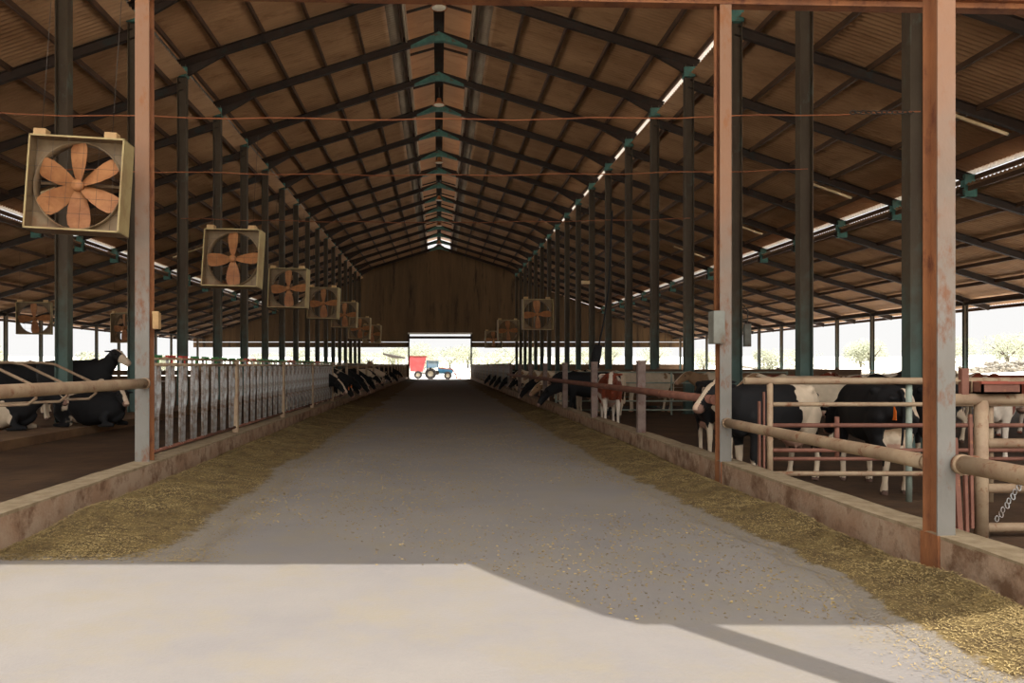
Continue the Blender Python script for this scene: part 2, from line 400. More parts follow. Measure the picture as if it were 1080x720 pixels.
for s, lab in ((1, 'right'), (-1, 'left')):
    xe = 9.75
    fr = front
    corr('ceiling', 'roof', s * 2.1, zc(2.1) + RO, s * xe, zc(xe) + RO, fr, None, ncol=40)
    xa0 = 9.25 if s > 0 else 9.25
    corr('ceiling', 'roof', s * xa0, za(xa0) + .28, s * 19.8, za(19.8) + .42, lambda x: 2.0 if x < 0 else .5, None, ncol=4)
    corr('ceiling', 'roof', s * 19.35, za(19.35) - .22, s * 30.2, za(30.2) + .28, lambda x: 2.0 if x < 0 else .5, None, ncol=4)
    corr('ceiling', 'cap', s * 1.45, zc(1.45) + RO, s * 2.1, zc(2.1) + RO, fr, None, ncol=3)
    mb = MB().box(min(s * 1.36, s * 1.42), max(s * 1.36, s * 1.42), 2.2, BACK, zc(1.4) + .35, zc(1.4) + 1.25)
    struct(mb, 'trim_1', 'cap')
    # raised cap over the ridge slot
    mb = MB().add([(0, 6.5 + SAZ.y * CT * 17.25, zc(0) + 1.75), (0, BACK + .5, zc(0) + 1.75), (s * 2.1, BACK + .5, zc(0) + 1.15), (s * 2.1, 6.5 + SAZ.y * CT * 16.65, zc(0) + 1.15)], [(0, 1, 2, 3)])
    o = struct(mb, 'ceiling', 'roof'); sd = o.modifiers.new('t', 'SOLIDIFY'); sd.thickness = .02
# gutters and translucent upstand sheets at the roof steps
def fibreglass():
    m = bpy.data.materials.new('fibreglass_sheet'); m.use_nodes = True; nt = m.node_tree; N = nt.nodes; L = nt.links
    b = N['Principled BSDF']; b.inputs['Base Color'].default_value = C(222, 218, 206); b.inputs['Roughness'].default_value = .5
    tr = N.new('ShaderNodeBsdfTranslucent'); tr.inputs['Color'].default_value = C(232, 230, 224)
    mx = N.new('ShaderNodeMixShader'); mx.inputs[0].default_value = .6; L.new(b.outputs[0], mx.inputs[1]); L.new(tr.outputs[0], mx.inputs[2])
    L.new(mx.outputs[0], N['Material Output'].inputs['Surface']); return m
M['fibre'] = fibreglass()
def upstand(name, x, z0, z1, lab):
    mb = MB(); vs = []; n = int(97 / PER * 4)
    for i in range(n + 1):
        y = 2.2 + (BACK - 2.2) * i / n; w = .02 * math.sin(2 * PI * y / PER); vs += [(x + w, y, z0), (x + w, y, z1)]
    mb.add(vs, [(2 * i, 2 * i + 1, 2 * i + 3, 2 * i + 2) for i in range(n)], True)
    tag(build(mb, name, 'fibre', fixn=False), lab, 'roof sheet')
x = -9.72; z1 = zc(9.75) + RO - .03
mb = MB().box(x - .02, x + .02, 3, BACK, z1 - .42, z1).box(x, x + .16, 3, BACK, z1 - .45, z1 - .42)
tag(build(mb, 'metal_gutter', 'gutter'), 'long pale metal gutter under the left edge of the high central roof', 'gutter')
upstand('translucent_strip', 9.6, za(9.6) + .3, zc(9.6) + RO - .05, 'long pale translucent strip under the right edge of the high central roof')
upstand('translucent_strip', 19.6, za(19.6) + .22, za(19.6) + .42, 'long pale translucent strip at the step in the right aisle roof')
upstand('translucent_strip', -19.6, za(19.6) + .22, za(19.6) + .42, 'long pale translucent strip at the step in the left aisle roof')

# rafters
HB = {}
def ibeam(mb, p, q, w=.2, h=.36, t=.022):
    p = Vector(p); q = Vector(q); d = (q - p).normalized(); a = d.cross(Vector((0, 0, 1))).normalized(); n = a.cross(d).normalized()
    mb.beam(p + n * h / 2, q + n * h / 2, w, t); mb.beam(p - n * h / 2, q - n * h / 2, w, t); mb.beam(p, q, .016, h)
def flange_web(t, p, q, m, w=.2, h=.36, tk=.022):
    p = Vector(p); q = Vector(q); d = (q - p).normalized(); a = d.cross(Vector((0, 0, 1))).normalized(); n = a.cross(d).normalized()
proto_tr = None
def make_truss(y):
    t = thing('roof_truss', '', 'roof truss', (0, y, 0))
    for s in (1, -1):
        mb = MB(); ibeam(mb, (0, 0, zc(0) + .22), (s * 9.6, 0, zc(9.6) + .22), .2, .28); build(mb, 'rafter', 'rafter', t)
        mb = MB().prism_y([(s * 9.4, zc(9.4) + .1), (s * 7.8, zc(7.8) + .06), (s * 9.1, zc(9.1) - .28), (s * 9.4, zc(9.4) - .32)], -.06, .06); build(mb, 'haunch', 'rafter', t)
        mb = MB().beam((s * .1, 0, zc(0) + 1.55), (s * 2.0, 0, zc(0) + 1.02), .08, .1); mb.beam((s * 1.5, 0, zc(1.4) + .3), (s * 1.5, 0, zc(0) + 1.15), .07, .07)
        build(mb, 'cap_strut', 'rafter', t)
    mb = MB().prism_y([(-1.2, zc(1.2) + .06), (-.2, zc(0) - .06), (.2, zc(0) - .06), (1.2, zc(1.2) + .06), (1.2, zc(1.2) + .12), (0, zc(0) + .34), (-1.2, zc(1.2) + .12)], -.12, .12)
    build(mb, 'gusset_plate', 'teal', t)
    build(MB().beam((0, 0, zc(0) + .3), (0, 0, zc(0) + 1.7), .1, .1), 'king_post', 'rafter', t)
    return t
for k, y in enumerate(TY):
    lab = f'dark central roof truss with teal ridge plate, {ORD[19 - k]} from the back gable'
    if proto_tr is None: proto_tr = make_truss(y); proto_tr['label'] = lab; proto_tr['group'] = 'central roof trusses'
    else: dup(proto_tr, (0, y, 0), label=lab)
proto_ar = {}
for s, lab_s in ((1, 'right'), (-1, 'left')):
    px = PXR if s > 0 else PXL
    for k, y in enumerate(TY):
        if k < 1: continue
        lab = f'sloping dark side-aisle rafter on the {lab_s}, {ORD[19 - k]} from the back gable'
        if s not in proto_ar:
            t = thing('aisle_rafter', lab, 'rafter', (0, y, 0), group='side aisle rafters')
            mb = MB(); ibeam(mb, (px, 0, za(abs(px)) - .1), (s * 19.9, 0, za(19.9) + .1), .18, .28); build(mb, 'upper_rafter', 'rafter', t)
            mb = MB(); ibeam(mb, (s * 19.2, 0, za(19.2) - .52), (s * 29.9, 0, za(29.9) + .02), .16, .26); build(mb, 'lower_rafter', 'rafter', t)
            mb = MB().box(min(s * 19.3, s * 19.75), max(s * 19.3, s * 19.75), -.13, .13, za(19.5) - .62, za(19.5) + .2); build(mb, 'joint_plate', 'teal', t)
            proto_ar[s] = t
        else: dup(proto_ar[s], (0, y, 0), label=lab)
# purlins
def purlin(x, z, lab, y0=3.0, w=.09, h=.17):
    mb = MB().box(-w / 2, w / 2, 0, BACK - y0 + .3, -h / 2, h / 2)
    tag(build(mb, 'roof_purlin', 'purlin', loc=(x, y0, z)), lab, 'purlin', 'roof purlins')
for s, lab_s in ((1, 'right'), (-1, 'left')):
    for i, x in enumerate((1.55, 3.2, 4.85, 6.5, 8.15, 9.5)):
        purlin(s * x, zc(x) + .5, f'thin lengthwise purlin under the {lab_s} central slope, {ORD[i]} down from ridge', 2.2 if x < 2.4 else 2.6)
    for i, x in enumerate((9.9, 11.6, 13.3, 15.0, 16.7, 18.4, 19.7)):
        purlin(s * x, za(x) + .16, f'thin lengthwise purlin under the {lab_s} upper aisle roof, {ORD[i]} from centre')
    for i, x in enumerate((19.45, 21.3, 23.2, 25.1, 27.0, 28.9, 30.05)):
        purlin(s * x, za(x) - .35 + .43 * (x - 19.35) / 10.85, f'thin lengthwise purlin under the {lab_s} lower aisle roof, {ORD[i]} from centre')
# ridge beam
tag(build(MB().box(-.22, .22, 3, BACK, zc(0) + .5, zc(0) + .7), 'ridge_rail', 'rafter'), 'dark flat beam running lengthwise under the ridge above the lamps', 'beam')

# ------------------------------------------------------------------ posts
def hpost(name, lab, cat, x, y, z0, z1, w, d, mf, mw, group, base=True):
    t = thing(name, lab, cat, (x, y, z0), group=group)
    h = z1 - z0
    for s in (-1, 1): build(MB().box(s * w / 2 - .011, s * w / 2 + .011, -d / 2, d / 2, 0, h), 'flange', mf, t)
    build(MB().box(-w / 2 + .011, w / 2 - .011, -.009, .009, 0, h), 'web', mw, t)
    if base: build(MB().box(-w / 2 - .06, w / 2 + .06, -d / 2 - .06, d / 2 + .06, 0, .02), 'base_plate', mf, t)
    return t
for s, lab_s, px, k0, zf in ((1, 'right', PXR, 1, -.15), (-1, 'left', PXL, 2, 0)):
    pr = None
    for k in range(k0, 20):
        lab = f'tall weathered teal post in the {lab_s} inner row, {ORD[19 - k]} from the back gable'
        if pr is None:
            pr = hpost('steel_post', lab, 'post', px, TY[k], zf, zc(9.3) + .1, .30, .30, 'post', 'post', 'tall inner posts')
            build(MB().box(-.2, .2, -.17, .17, zc(9.3) - zf - .35, zc(9.3) - zf), 'head_plate', 'teal', pr)
        else: dup(pr, (px, TY[k], zf), label=lab)
    pr = None
    for k in range(5, 20):
        lab = f'thin outer post under the {lab_s} eave, {ORD[19 - k]} from the back gable'
        if pr is None: pr = hpost('eave_post', lab, 'post', s * OX, TY[k], -.15 if s > 0 else 0, za(OX) - .06, .2, .18, 'post', 'post', 'outer eave posts')
        else: dup(pr, (s * OX, TY[k], -.15 if s > 0 else 0), label=lab)
    tag(build(MB().box(s * OX - .06, s * OX + .06, 20, BACK, za(OX) - .32, za(OX) - .14), 'eave_rail', 'rafter'), f'dark lengthwise eave beam on top of the {lab_s} outer posts', 'beam')
# front curb posts: broad flanges face down the alley, web between them
def curbpost(lab, x, y, z0, z1, w, d):
    t = thing('rusty_post', lab, 'post', (x, y, z0), group='rusty curb posts'); h = z1 - z0
    build(MB().box(-w / 2, w / 2, -d / 2, -d / 2 + .016, 0, h), 'flange', 'web', t)
    build(MB().box(-w / 2, w / 2, d / 2 - .016, d / 2, 0, h), 'flange', 'rust', t)
    build(MB().box(-.012, .012, -d / 2 + .016, d / 2 - .016, 0, h), 'web', 'rust', t)
    if z0 < .1: build(MB().box(-.075, w / 2 + .02, -d / 2 - .012, d / 2 + .02, 0, .315), 'footing', 'rust', t)
    return t
PX = 3.845
curbpost('rusty orange and grey steel post on the right curb, largest and nearest', PX, 6.2, 0, zc(PX) + .1, .135, .19)
curbpost('rusty steel post on the right curb carrying the grey switch box', PX, 10.9, 0, 6.45, .155, .19)
curbpost('rusty steel post on the left curb beside the big fan', XL - .03, 10.9, .3, zc(XL) + .1, .19, .2)
curbpost('rusty curb post out of frame whose shadow crosses the sunlit floor', PX, 1.5, 0, zc(PX) + .5, .155, .19)
# cross beam at the front
t = thing('cross_beam', 'long rusty horizontal beam across the top right, resting on rusty posts', 'beam', (PX, 10.9, 6.46), (0, rad0(1.0), 0))
build(MB().box(-8, 10, -.09, .09, 0.0, .02), 'flange', 'rust', t); build(MB().box(-8, 10, -.09, .09, .11, .13), 'flange', 'rust', t); build(MB().box(-8, 10, -.008, .008, .02, .11), 'web', 'rust', t)

# short curb posts and rails on the right
ends = []
pr = None
for k in range(2, 9):
    lab = f'short grey-brown fence post on the right curb, {ORD[k - 2]} beyond the tall rusty posts'
    if pr is None:
        pr = thing('fence_post', lab, 'post', (XR + .03, TY[k], .31), group='short curb posts')
        build(MB().box(-.075, .075, -.07, .07, 0, 1.36), 'shaft', 'greypost', pr); build(MB().box(-.085, .085, -.08, .08, 1.36, 1.40), 'cap', 'greypost', pr)
    else: dup(pr, (XR + .03, TY[k], .31), label=lab)
def pipe(name, lab, p, q, r, m, cat='rail', group=None, ends_=True, off=(0, 0, 0)):
    t = thing(name, lab, cat, p, group=group)
    d = Vector(q) - Vector(p)
    n = 9; path = [d * i / n + Vector((0, 0, .006 * mnoise.noise(Vector((i, p[0], p[1]))))) for i in range(n + 1)]
    build(MB().tube(path, r, 16), 'pipe', m, t)
    u = d.normalized()
    if ends_:
        for e, sg in ((Vector((0, 0, 0)), 1), (d, -1)): build(MB().tube([e, e + u * .05 * sg], r * 1.14, 16), 'collar', m, t)
    return t
pipe('feed_rail', 'thick tan pipe rail between the two tall rusty right posts', (XR - .02, 6.32, .84), (XR - .02, 10.8, .84), .062, 'pipe')
pipe('feed_rail', 'thick tan pipe rail running out of frame from nearest right post', (XR + .06, 1.6, .86), (XR + .06, 6.09, .86), .068, 'pipe')
pipe('feed_rail', 'thick tan pipe rail across the left pen opening before the headlocks', (XL + .02, 4.2, 1.37), (XL + .02, 10.78, 1.37), .066, 'pipe')
t = pipe('feed_rail', 'long red-brown pipe rail along the short right curb posts', (XR - .1, 11.02, 1.14), (XR - .1, 43.9, 1.14), .062, 'redpipe')

# ------------------------------------------------------------------ headlock fences
SL = 4.7 / 8
def make_headlock(x, y):
    t = thing('headlock_panel', '', 'headlock fence', (x, y, 0))
    build(MB().tube([(0, 0, 1.62), (0, 4.7, 1.62)], .026, 8), 'rail', 'pipe', t)
    build(MB().tube([(0, 0, 1.71), (0, 4.7, 1.71)], .022, 8), 'rail', 'pipe', t)
    build(MB().tube([(0, 0, .42), (0, 4.7, .42)], .026, 8), 'rail', 'redpipe', t)
    for i in range(8):
        y0 = i * SL + .16
        if i == 0: pd = MB().tube([(0, -.05, .42), (0, -.05, 1.2), (0, -.03, 1.62), (0, -.03, 1.70)], .024, 8).tube([(0, .05, .42), (0, .05, 1.3), (0, .03, 1.62)], .024, 8).box(-.008, .008, -.05, .05, .95, 1.25).mesh('divider', 'galv')
        ob('divider', pd, t, (0, y0, 0))
        if i == 0: pl = MB().tube([(.0, .14, .44), (.02, .10, .9), (.02, .13, 1.3), (.0, .19, 1.60)], .024, 8).tube([(0.02, .10, .9), (.02, .2, 1.12), (.0, .24, 1.6)], .02, 8).mesh('lock_bar', 'galv')
        ob('lock_bar', pl, t, (0, y0, 0))
        if i == 0: pg = {q: MB().box(-.03, .03, -.17, .12, 1.722, 1.757).box(-.012, .012, .03, .045, 1.58, 1.745).mesh('latch', q) for q in ('green', 'red')}
        ob('latch', pg['red' if i in (1, 2) else 'green'], t, (0, y0 + .14, 0))
    build(MB().box(-.05, .05, 4.60, 4.72, .31, 1.70).box(-.07, .07, 4.58, 4.74, 1.70, 1.72), 'end_post', 'pipe', t)
    return t
pr = make_headlock(XL, TY[1] + .1)
pr['label'] = 'galvanised headlock fence section on the left curb, first after the rusty post'; pr['group'] = 'headlock sections'
for k in range(2, 5):
    dup(pr, (XL, TY[k] + .1, 0), label=f'galvanised headlock fence section on the left curb, {ORD[k - 1]} after the rusty post')
rf = None
for k in range(5, 19):
    lab = f'tan pipe rail fence section over the feeding cows on the left, {ORD[k - 5]} past the headlocks'
    if rf is None:
        rf = thing('rail_fence', lab, 'fence', (XL, TY[k] + .1, 0), group='left rail fence sections')
        for z in (1.62, 1.71): build(MB().tube([(0, 0, z), (0, 4.7, z)], .028, 8), 'rail', 'pipe', rf)
        build(MB().tube([(0, 0, .42), (0, 4.7, .42)], .026, 8), 'rail', 'redpipe', rf)
        build(MB().box(-.05, .05, 4.60, 4.72, .31, 1.74), 'end_post', 'pipe', rf)
    else: dup(rf, (XL, TY[k] + .1, 0), label=lab)
for k in range(8, 19):
    dup(pr, (XR + .03, TY[k] + .1, 0), label=f'galvanised headlock fence section on the right curb, {ORD[k - 8]} past the red-brown rail')

# ------------------------------------------------------------------ gates and pens on the right
GY = 10.35
t = thing('pipe_gate', 'wide pipe gate standing before the black cows at the right', 'gate', (4.12, GY, -.15))
for z, r, m, n in ((1.56, .045, 'pipe', 'top_rail'), (1.26, .028, 'pipe', 'rail'), (.99, .028, 'redpipe', 'rail'), (.67, .026, 'redpipe', 'rail'), (.56, .024, 'redpipe', 'rail'), (.37, .032, 'pipe', 'rail')):
    build(MB().tube([(-.2 if n == 'top_rail' else .15, 0, z), (2.2, 0, z), (5.2, 0, z)], r, 12), n, m, t)
for x, m in ((.13, 'pipe'), (1.95, 'palepipe'), (3.0, 'pipe'), (5.15, 'pipe')): build(MB().tube([(x, 0.06 if x > 1 else 0, .0), (x, .06 if x > 1 else 0, 1.54)], .038, 12), 'upright', m, t)
build(MB().tube([(1.0, .02, .56), (1.0, .02, 1.1)], .03, 10), 'stub', 'redpipe', t)
build(MB().beam((-.02, -.03, .3), (-.02, -.03, 1.3), .05, .02).beam((.04, -.03, .25), (.04, -.03, 1.42), .035, .02), 'hinge_bar', 'redpipe', t)
build(MB().beam((.1, 0, .3), (.32, .02, 0), .06, .06), 'foot', 'pipe', t)
GX, G2 = 5.55, 8.25
t = thing('pipe_gate', 'heavy tan pipe gate with chain behind the nearest rusty post', 'gate', (GX, G2, -.15))
build(MB().tube([(0, 0, 0), (0, 0, 1.40)], .065, 14), 'upright', 'pipe', t)
build(MB().tube([(-.4, 0, 1.41), (3.2, 0, 1.41)], .06, 14), 'top_rail', 'pipe', t)
for z in (.96, .5, .1): build(MB().tube([(.05, 0, z), (3.2, 0, z)], .05, 12), 'rail', 'pipe', t)
build(MB().tube([(3.2, 0, 0), (3.2, 0, 1.44)], .06, 14), 'upright', 'pipe', t)
lt = build(MB().beam((-.24, -.03, .02), (-.3, -.03, 1.02), .05, .05).beam((-.18, -.05, .06), (-.2, -.05, .78), .035, .03).beam((-.12, -.04, .1), (-.14, -.04, 1.26), .03, .03), 'latch', 'redpipe', t)
build(MB().box(-.22, -.06, -.07, -.03, .74, .84), 'latch_plate', 'pipe', lt)
ch = MB(); 
for i in range(9):
    a = Vector((.36 - .03 * i + .012 * (i % 2), -.06, .56 - .045 * i)); ch.tube([a + Vector((.02 * math.cos(q), (.012 if i % 2 else 0) * math.sin(q), .03 * math.sin(q))) for q in [2 * PI * j / 8 for j in range(9)]], .006, 6, False)
build(ch, 'chain', 'galv', t)
t = thing('mineral_box', 'small rusty red tray box resting on the heavy gate top rail', 'box', (GX + .13, G2, 1.32))
build(MB().box(-.2, .2, -.12, .12, 0, .02).box(-.2, .2, -.12, -.1, 0, .12).box(-.2, .2, .1, .12, 0, .12).box(-.2, -.18, -.12, .12, 0, .12).box(.18, .2, -.12, .12, 0, .12), 'tray', 'redpipe', t)
build(MB().box(-.215, .215, -.135, -.1, .1, .125).box(-.215, .215, .1, .135, .1, .125), 'rim', 'loader', t)
t = thing('rusty_bracket', 'upright rusty bracket beside the tray on the heavy gate', 'bracket', (GX - .18, G2, 1.31))
build(MB().box(-.035, .035, -.03, .03, 0, .27), 'plate', 'redpipe', t)
build(MB().tube([(-.12, 0, .02), (-.12, 0, .14), (.08, 0, .14), (.08, 0, .02)], .012, 8), 'handle', 'pipe', t)
def pen_fence(lab, x0, x1, y, z0, zs, m, post_step, group=None):
    t = thing('pen_fence', lab, 'fence', (x0, y, z0), group=group); L = x1 - x0
    for z in zs: build(MB().tube([(0, 0, z), (L, 0, z)], .028, 10), 'rail', m, t)
    n = max(1, round(L / post_step))
    for i in range(n + 1): build(MB().tube([(L * i / n, .05, 0), (L * i / n, .05, max(zs) + .03)], .035, 10), 'upright', m, t)
    return t
pen_fence('pale pipe fence crossing the right pen behind the red and white cow', 4.2, 12.5, 28.9, -.15, (1.53, 1.15, .5, .18), 'palepipe', 2.2)
pen_fence('pale pipe fence crossing the right pen far down the barn', 4.2, 12.5, 48.2, -.15, (1.45, 1.0, .5), 'palepipe', 2.2)
pen_fence('tan pipe fence behind the yard cows at the far right', 11.5, 21, 24.6, -.15, (1.45, 1.0, .55), 'pipe', 2.3)
pen_fence('thin pale outer fence along the right eave', 12.5, 28, 43.6, -.15, (1.5, 1.0, .5), 'pipe', 2.6)
def barrier(lab, x, y, L, h, zf):
    t = thing('yard_boards', lab, 'boards', (x, y, zf))
    for i in range(4): build(MB().box(0, L, -.02, .02, .1 + i * h / 4, .1 + i * h / 4 + h / 4 - .03), 'board', 'woodlow', t)
    for i in range(int(L / 2.5) + 1): build(MB().box(i * 2.5, i * 2.5 + .1, .02, .1, 0, h + .15), 'upright', 'greypost', t)
barrier('low brown board barrier across the right pen behind the pale pipe fence', 6.6, 33.6, 11, 1.55, -.15)
barrier('low brown board barrier deep in the left pens', -27, 46.0, 15, 1.3, 0)

# stall dividers left
pr = None
for i, y in enumerate((15.6, 16.9, 18.3)):
    lab = f'bent tan pipe stall divider over the lying cows at left, {ORD[i]} from the camera'
    if pr is None:
        pr = thing('stall_divider', lab, 'divider', (-8.0, y, .18), group='stall dividers')
        path = [(-3.0, 0, 1.5), (-1.0, 0, 1.5), (-.72, 0, 1.46), (.12, 0, 1.06), (.22, 0, .95), (.2, 0, .8), (.05, 0, .68), (-1.4, 0, .62), (-3.0, 0, .6)]
        build(MB().tube(path, .03, 10), 'loop', 'pipe', pr); build(MB().tube([(-3.0, 0, 0), (-3.0, 0, 1.6)], .04, 10), 'upright', 'pipe', pr)
    else: dup(pr, (-8.0, y, .18), label=lab)

# ------------------------------------------------------------------ fans
def make_fan(nb=6):
    t = thing('barn_fan', '', 'fan')
    W = .62; D = .36
    # housing: four side walls
    for nm, bx, m in (('top_panel', (-W, W, 0, D, W - .012, W), 'fan'), ('bottom_panel', (-W, W, 0, D, -W, -W + .012), 'fan'),
                   ('side_panel', (-W, -W + .012, 0, D, -W, W), 'fan'), ('side_panel', (W - .012, W, 0, D, -W, W), 'fanedge')):
        build(MB().box(*bx), nm, m, t)
    lip = MB(); lw = .022
    lip.box(-W, W, -.012, .0, W - lw, W).box(-W, W, -.012, .0, -W, -W + lw).box(-W, -W + lw, -.012, 0, -W, W).box(W - lw, W, -.012, 0, -W, W)
    build(lip, 'front_lip', 'fanedge', t)
    # orifice plate: square with round hole
    n = 64; R = .575; vs = []; fs = []
    for k in range(n):
        a = 2 * PI * k / n; c, s_ = math.cos(a), math.sin(a); m_ = (W - .013) / max(abs(c), abs(s_))
        for y in (.2, .215): vs += [(c * R, y, s_ * R), (c * m_, y, s_ * m_)]
    for k in range(n):
        a = k * 4; b2 = (k + 1) % n * 4
        fs += [(a, a + 1, b2 + 1, b2), (a + 2, b2 + 2, b2 + 3, a + 3), (a, b2, b2 + 2, a + 2)]
    build(MB().add(vs, fs), 'orifice_plate', 'fan', t)
    vs = []; fs = []
    for k in range(n):
        a = 2 * PI * k / n
        for y, rr in ((.12, R - .004), (.30, R - .004), (.30, R + .008), (.12, R + .008)): vs.append((math.cos(a) * rr, y, math.sin(a) * rr))
    for k in range(n):
        a = k * 4; b2 = (k + 1) % n * 4
        for j in range(4): fs.append((a + j, a + (j + 1) % 4, b2 + (j + 1) % 4, b2 + j))
    build(MB().add(vs, fs, True), 'shroud_ring', 'fan', t)
    # blades
    for k in range(nb):
        a0 = PI / 2 + .06 + 2 * PI * k / nb; ca, sa = math.cos(a0), math.sin(a0)
        prof = [(.06, .05), (.16, .095), (.28, .13), (.42, .145), (.52, .135), (.568, .10)]
        vs = []; fs = []
        for r, hw in prof:
            tw = .62 - .45 * r
            for u in (-1, 1):
                for th in (-.005, .005):
                    lx, ly = hw * u * math.cos(tw), hw * u * math.sin(tw) + th
                    vs.append((ca * r - sa * lx, .16 + ly, sa * r + ca * lx))
        for i in range(len(prof) - 1):
            a = i * 4; b2 = a + 4
            for q in ((0, 1), (1, 3), (3, 2), (2, 0)): fs.append((a + q[0], a + q[1], b2 + q[1], b2 + q[0]))
        fs += [(0, 1, 3, 2), tuple(len(vs) - 4 + i for i in (0, 2, 3, 1))]
        build(MB().add(vs, fs), 'blade', 'blade', t)
    hub = MB().lathe([(0, -.02), (.03, -.02), (.032, -.05), (.045, -.05), (.055, -.02), (.075, -.02), (.075, .05), (0, .05)], n=18)
    h = build(hub, 'hub', 'blade', t, (0, .14, 0), (-PI / 2, 0, 0)); h.rotation_euler = (PI / 2, 0, 0)
    build(MB().tube([(0, .24, 0), (0, .36, 0)], .085, 16), 'motor', 'darkmetal', t)
    build(MB().beam((-.05, .3, -W), (-.05, .3, W), .05, .04).beam((-W, .32, .05), (W, .32, .05), .03, .03), 'motor_bracket', 'fan', t)
    for x in (-.5, .42): build(MB().box(x - .08, x + .08, .02, .16, W, W + .085), 'hanger_bracket', 'tanbox', t)
    g = MB()
    for x in [-.5 + .2 * i for i in range(6)]: g.tube([(x, -.004, -W), (x, -.004, W)], .0022, 5)
    for z in (-.4, -.2, 0, .2, .4): g.tube([(-W, -.004, z), (W, -.004, z)], .0022, 5)
    build(g, 'guard_grid', 'darkmetal', t)
    # hanging cables up to the tie
    for x in (-.5, .42): build(MB().tube([(x, .09, W + .08), (x, .09, 2.7)], .004, 6), 'cable', 'darkmetal', t)
    return t
fan6 = make_fan(6); fan6['label'] = 'large square fan with six orange blades hung beside the left rusty post'; fan6['group'] = 'square barn fans'
fan6.scale = (.95,) * 3; fan6.location = (-4.53, 10.0, 3.87); fan6.rotation_euler = (math.radians(-2), math.radians(3), math.radians(1.5))
fan4 = make_fan(4); fan4['label'] = 'square fan with four orange blades, second along the left line'; fan4['group'] = 'square barn fans'
fan4.location = (-4.45, 17.2, 3.92); fan4.rotation_euler = (math.radians(-4), math.radians(2), math.radians(-6))
for i, (x, y, z, rz) in enumerate(((-4.75, 25.2, 4.05, -8), (-4.6, 31.8, 4.1, -10), (-4.6, 39, 4.1, -8), (-4.6, 46.5, 3.8, -8), (-4.6, 55, 3.8, -8))):
    dup(fan4, (x, y, z), (math.radians(-3), .03, math.radians(rz)), f'square fan hung over the left feed fence, {ORD[i + 2]} along the line')
dup(fan4, (-15.6, 31, 3.45), (0, 0, math.radians(14)), 'dark square fan hung deep in the left aisle, seen behind the nearest teal post')
dup(fan4, (-13.2, 33.5, 3.2), (0, 0, math.radians(-25)), 'dark square fan in the left aisle just beyond the left rusty post')
for i, (x, y, z) in enumerate(((4.5, 36.5, 3.95), (4.5, 52, 3.9), (4.5, 66, 3.8))):
    dup(fan4, (x, y, z), (0, 0, math.radians(8)), f'square fan hung over the right feed line, {ORD[i]} from the camera', scale=1.12)
t = fan4

# ------------------------------------------------------------------ lamps, ropes, boxes
pr = None
for i, y in enumerate((30.4, 41.7, 53.5, 65.6, 77.6, 89)):
    lab = f'copper bell lamp hanging under the ridge, {ORD[i]} from the camera'
    if pr is None:
        pr = thing('pendant_lamp', lab, 'lamp', (0, y, 15.1), group='ridge lamps')
        build(MB().lathe([(.0, .34), (.11, .34), (.13, .2), (.2, .14), (.31, .02), (.33, 0), (.325, -.005), (.3, .015), (.19, .12), (.12, .18), (0, .2)], n=24), 'lamp_shade', 'lamp', pr)
        build(MB().lathe([(0, .06), (.2, .05), (.27, .01), (.27, 0), (0, -.01)], n=24), 'lens', 'lampglass', pr)
        build(MB().tube([(0, 0, .34), (0, 0, .9)], .03, 8), 'rod', 'darkmetal', pr)
    else: dup(pr, (0, y, 15.1), label=lab)
pr = None
i = 0
for s, lab_s in ((1, 'right'), (-1, 'left')):
    for k in (4, 6, 8, 10):
        lab = f'pale tube light along the {lab_s} aisle rafters, {ORD[(k - 4) // 2]} from the camera'
        x0, x1 = 15.4, 17.5
        t = thing('tube_light', lab, 'light', (0, TY[k] - .2, 0), group='aisle tube lights')
        build(MB().tube([(s * x0, 0, za(x0) - .42), (s * x1, 0, za(x1) - .42)], .05, 10), 'housing', 'tube', t)
        for x in (x0, x1): build(MB().tube([(s * x, 0, za(x) - .42), (s * (x + .03), 0, za(x + .03) - .42)], .06, 10), 'end_cap', 'darkmetal', t)
        for x in (x0 + .4, x1 - .4): build(MB().tube([(s * x, 0, za(x) - .4), (s * x, .1, za(x) - .2)], .012, 6), 'clip', 'darkmetal', t)
for i, (k, z) in enumerate(((2, 6.45), (3, 6.5), (5, 7.0))):
    pts = []
    for j in range(25):
        u = j / 24; x = PXL + (PXR - PXL) * u; pts.append((x, TY[k] - .2, z - .14 * math.sin(PI * u) + .02 * math.sin(u * 40)))
    tag(build(MB().tube(pts, .013, 6), 'steel_cable', 'rope'), f'thin rust-orange cable stretched between the tall posts, {ORD[i]} from the camera', 'cable')
mb = MB()
for j in range(12):
    x = 7.9 + j * .1; c = Vector((x, TY[2] - .22, 6.44))
    mb.tube([c + Vector((.06 * math.cos(q), .03 * math.sin(q) * (j % 2), .035 * math.sin(q))) for q in [2 * PI * n_ / 8 for n_ in range(9)]], .012, 5, False)
tag(build(mb, 'rusty_chain', 'darkmetal'), 'short dark chain joining the orange cable to the right teal post', 'chain')
t = thing('switch_box', 'grey switch box with orange conduit on the second rusty right post', 'box', (XR - .13, 10.88, 1.9))
build(MB().box(-.075, .06, -.12, .12, 0, .44), 'case', 'boxgrey', t); build(MB().box(-.085, .065, -.13, -.12, .01, .43), 'cover', 'boxgrey', t)
build(MB().tube([(-.02, 0, .44), (-.02, 0, 4.55)], .022, 8), 'conduit', 'rust', t)
t = thing('junction_box', 'small tan junction box on the left rusty post', 'box', (XL + .14, 10.85, 2.1))
build(MB().box(-.03, .05, -.05, .05, 0, .22), 'case', 'tanbox', t); build(MB().box(-.035, .055, -.055, -.045, .2, .235), 'cover', 'tanbox', t)
t = thing('control_box', 'dark control box hanging beside the teal post behind the switch box', 'box', (PXR + .28, TY[4] - .2, 2.2))
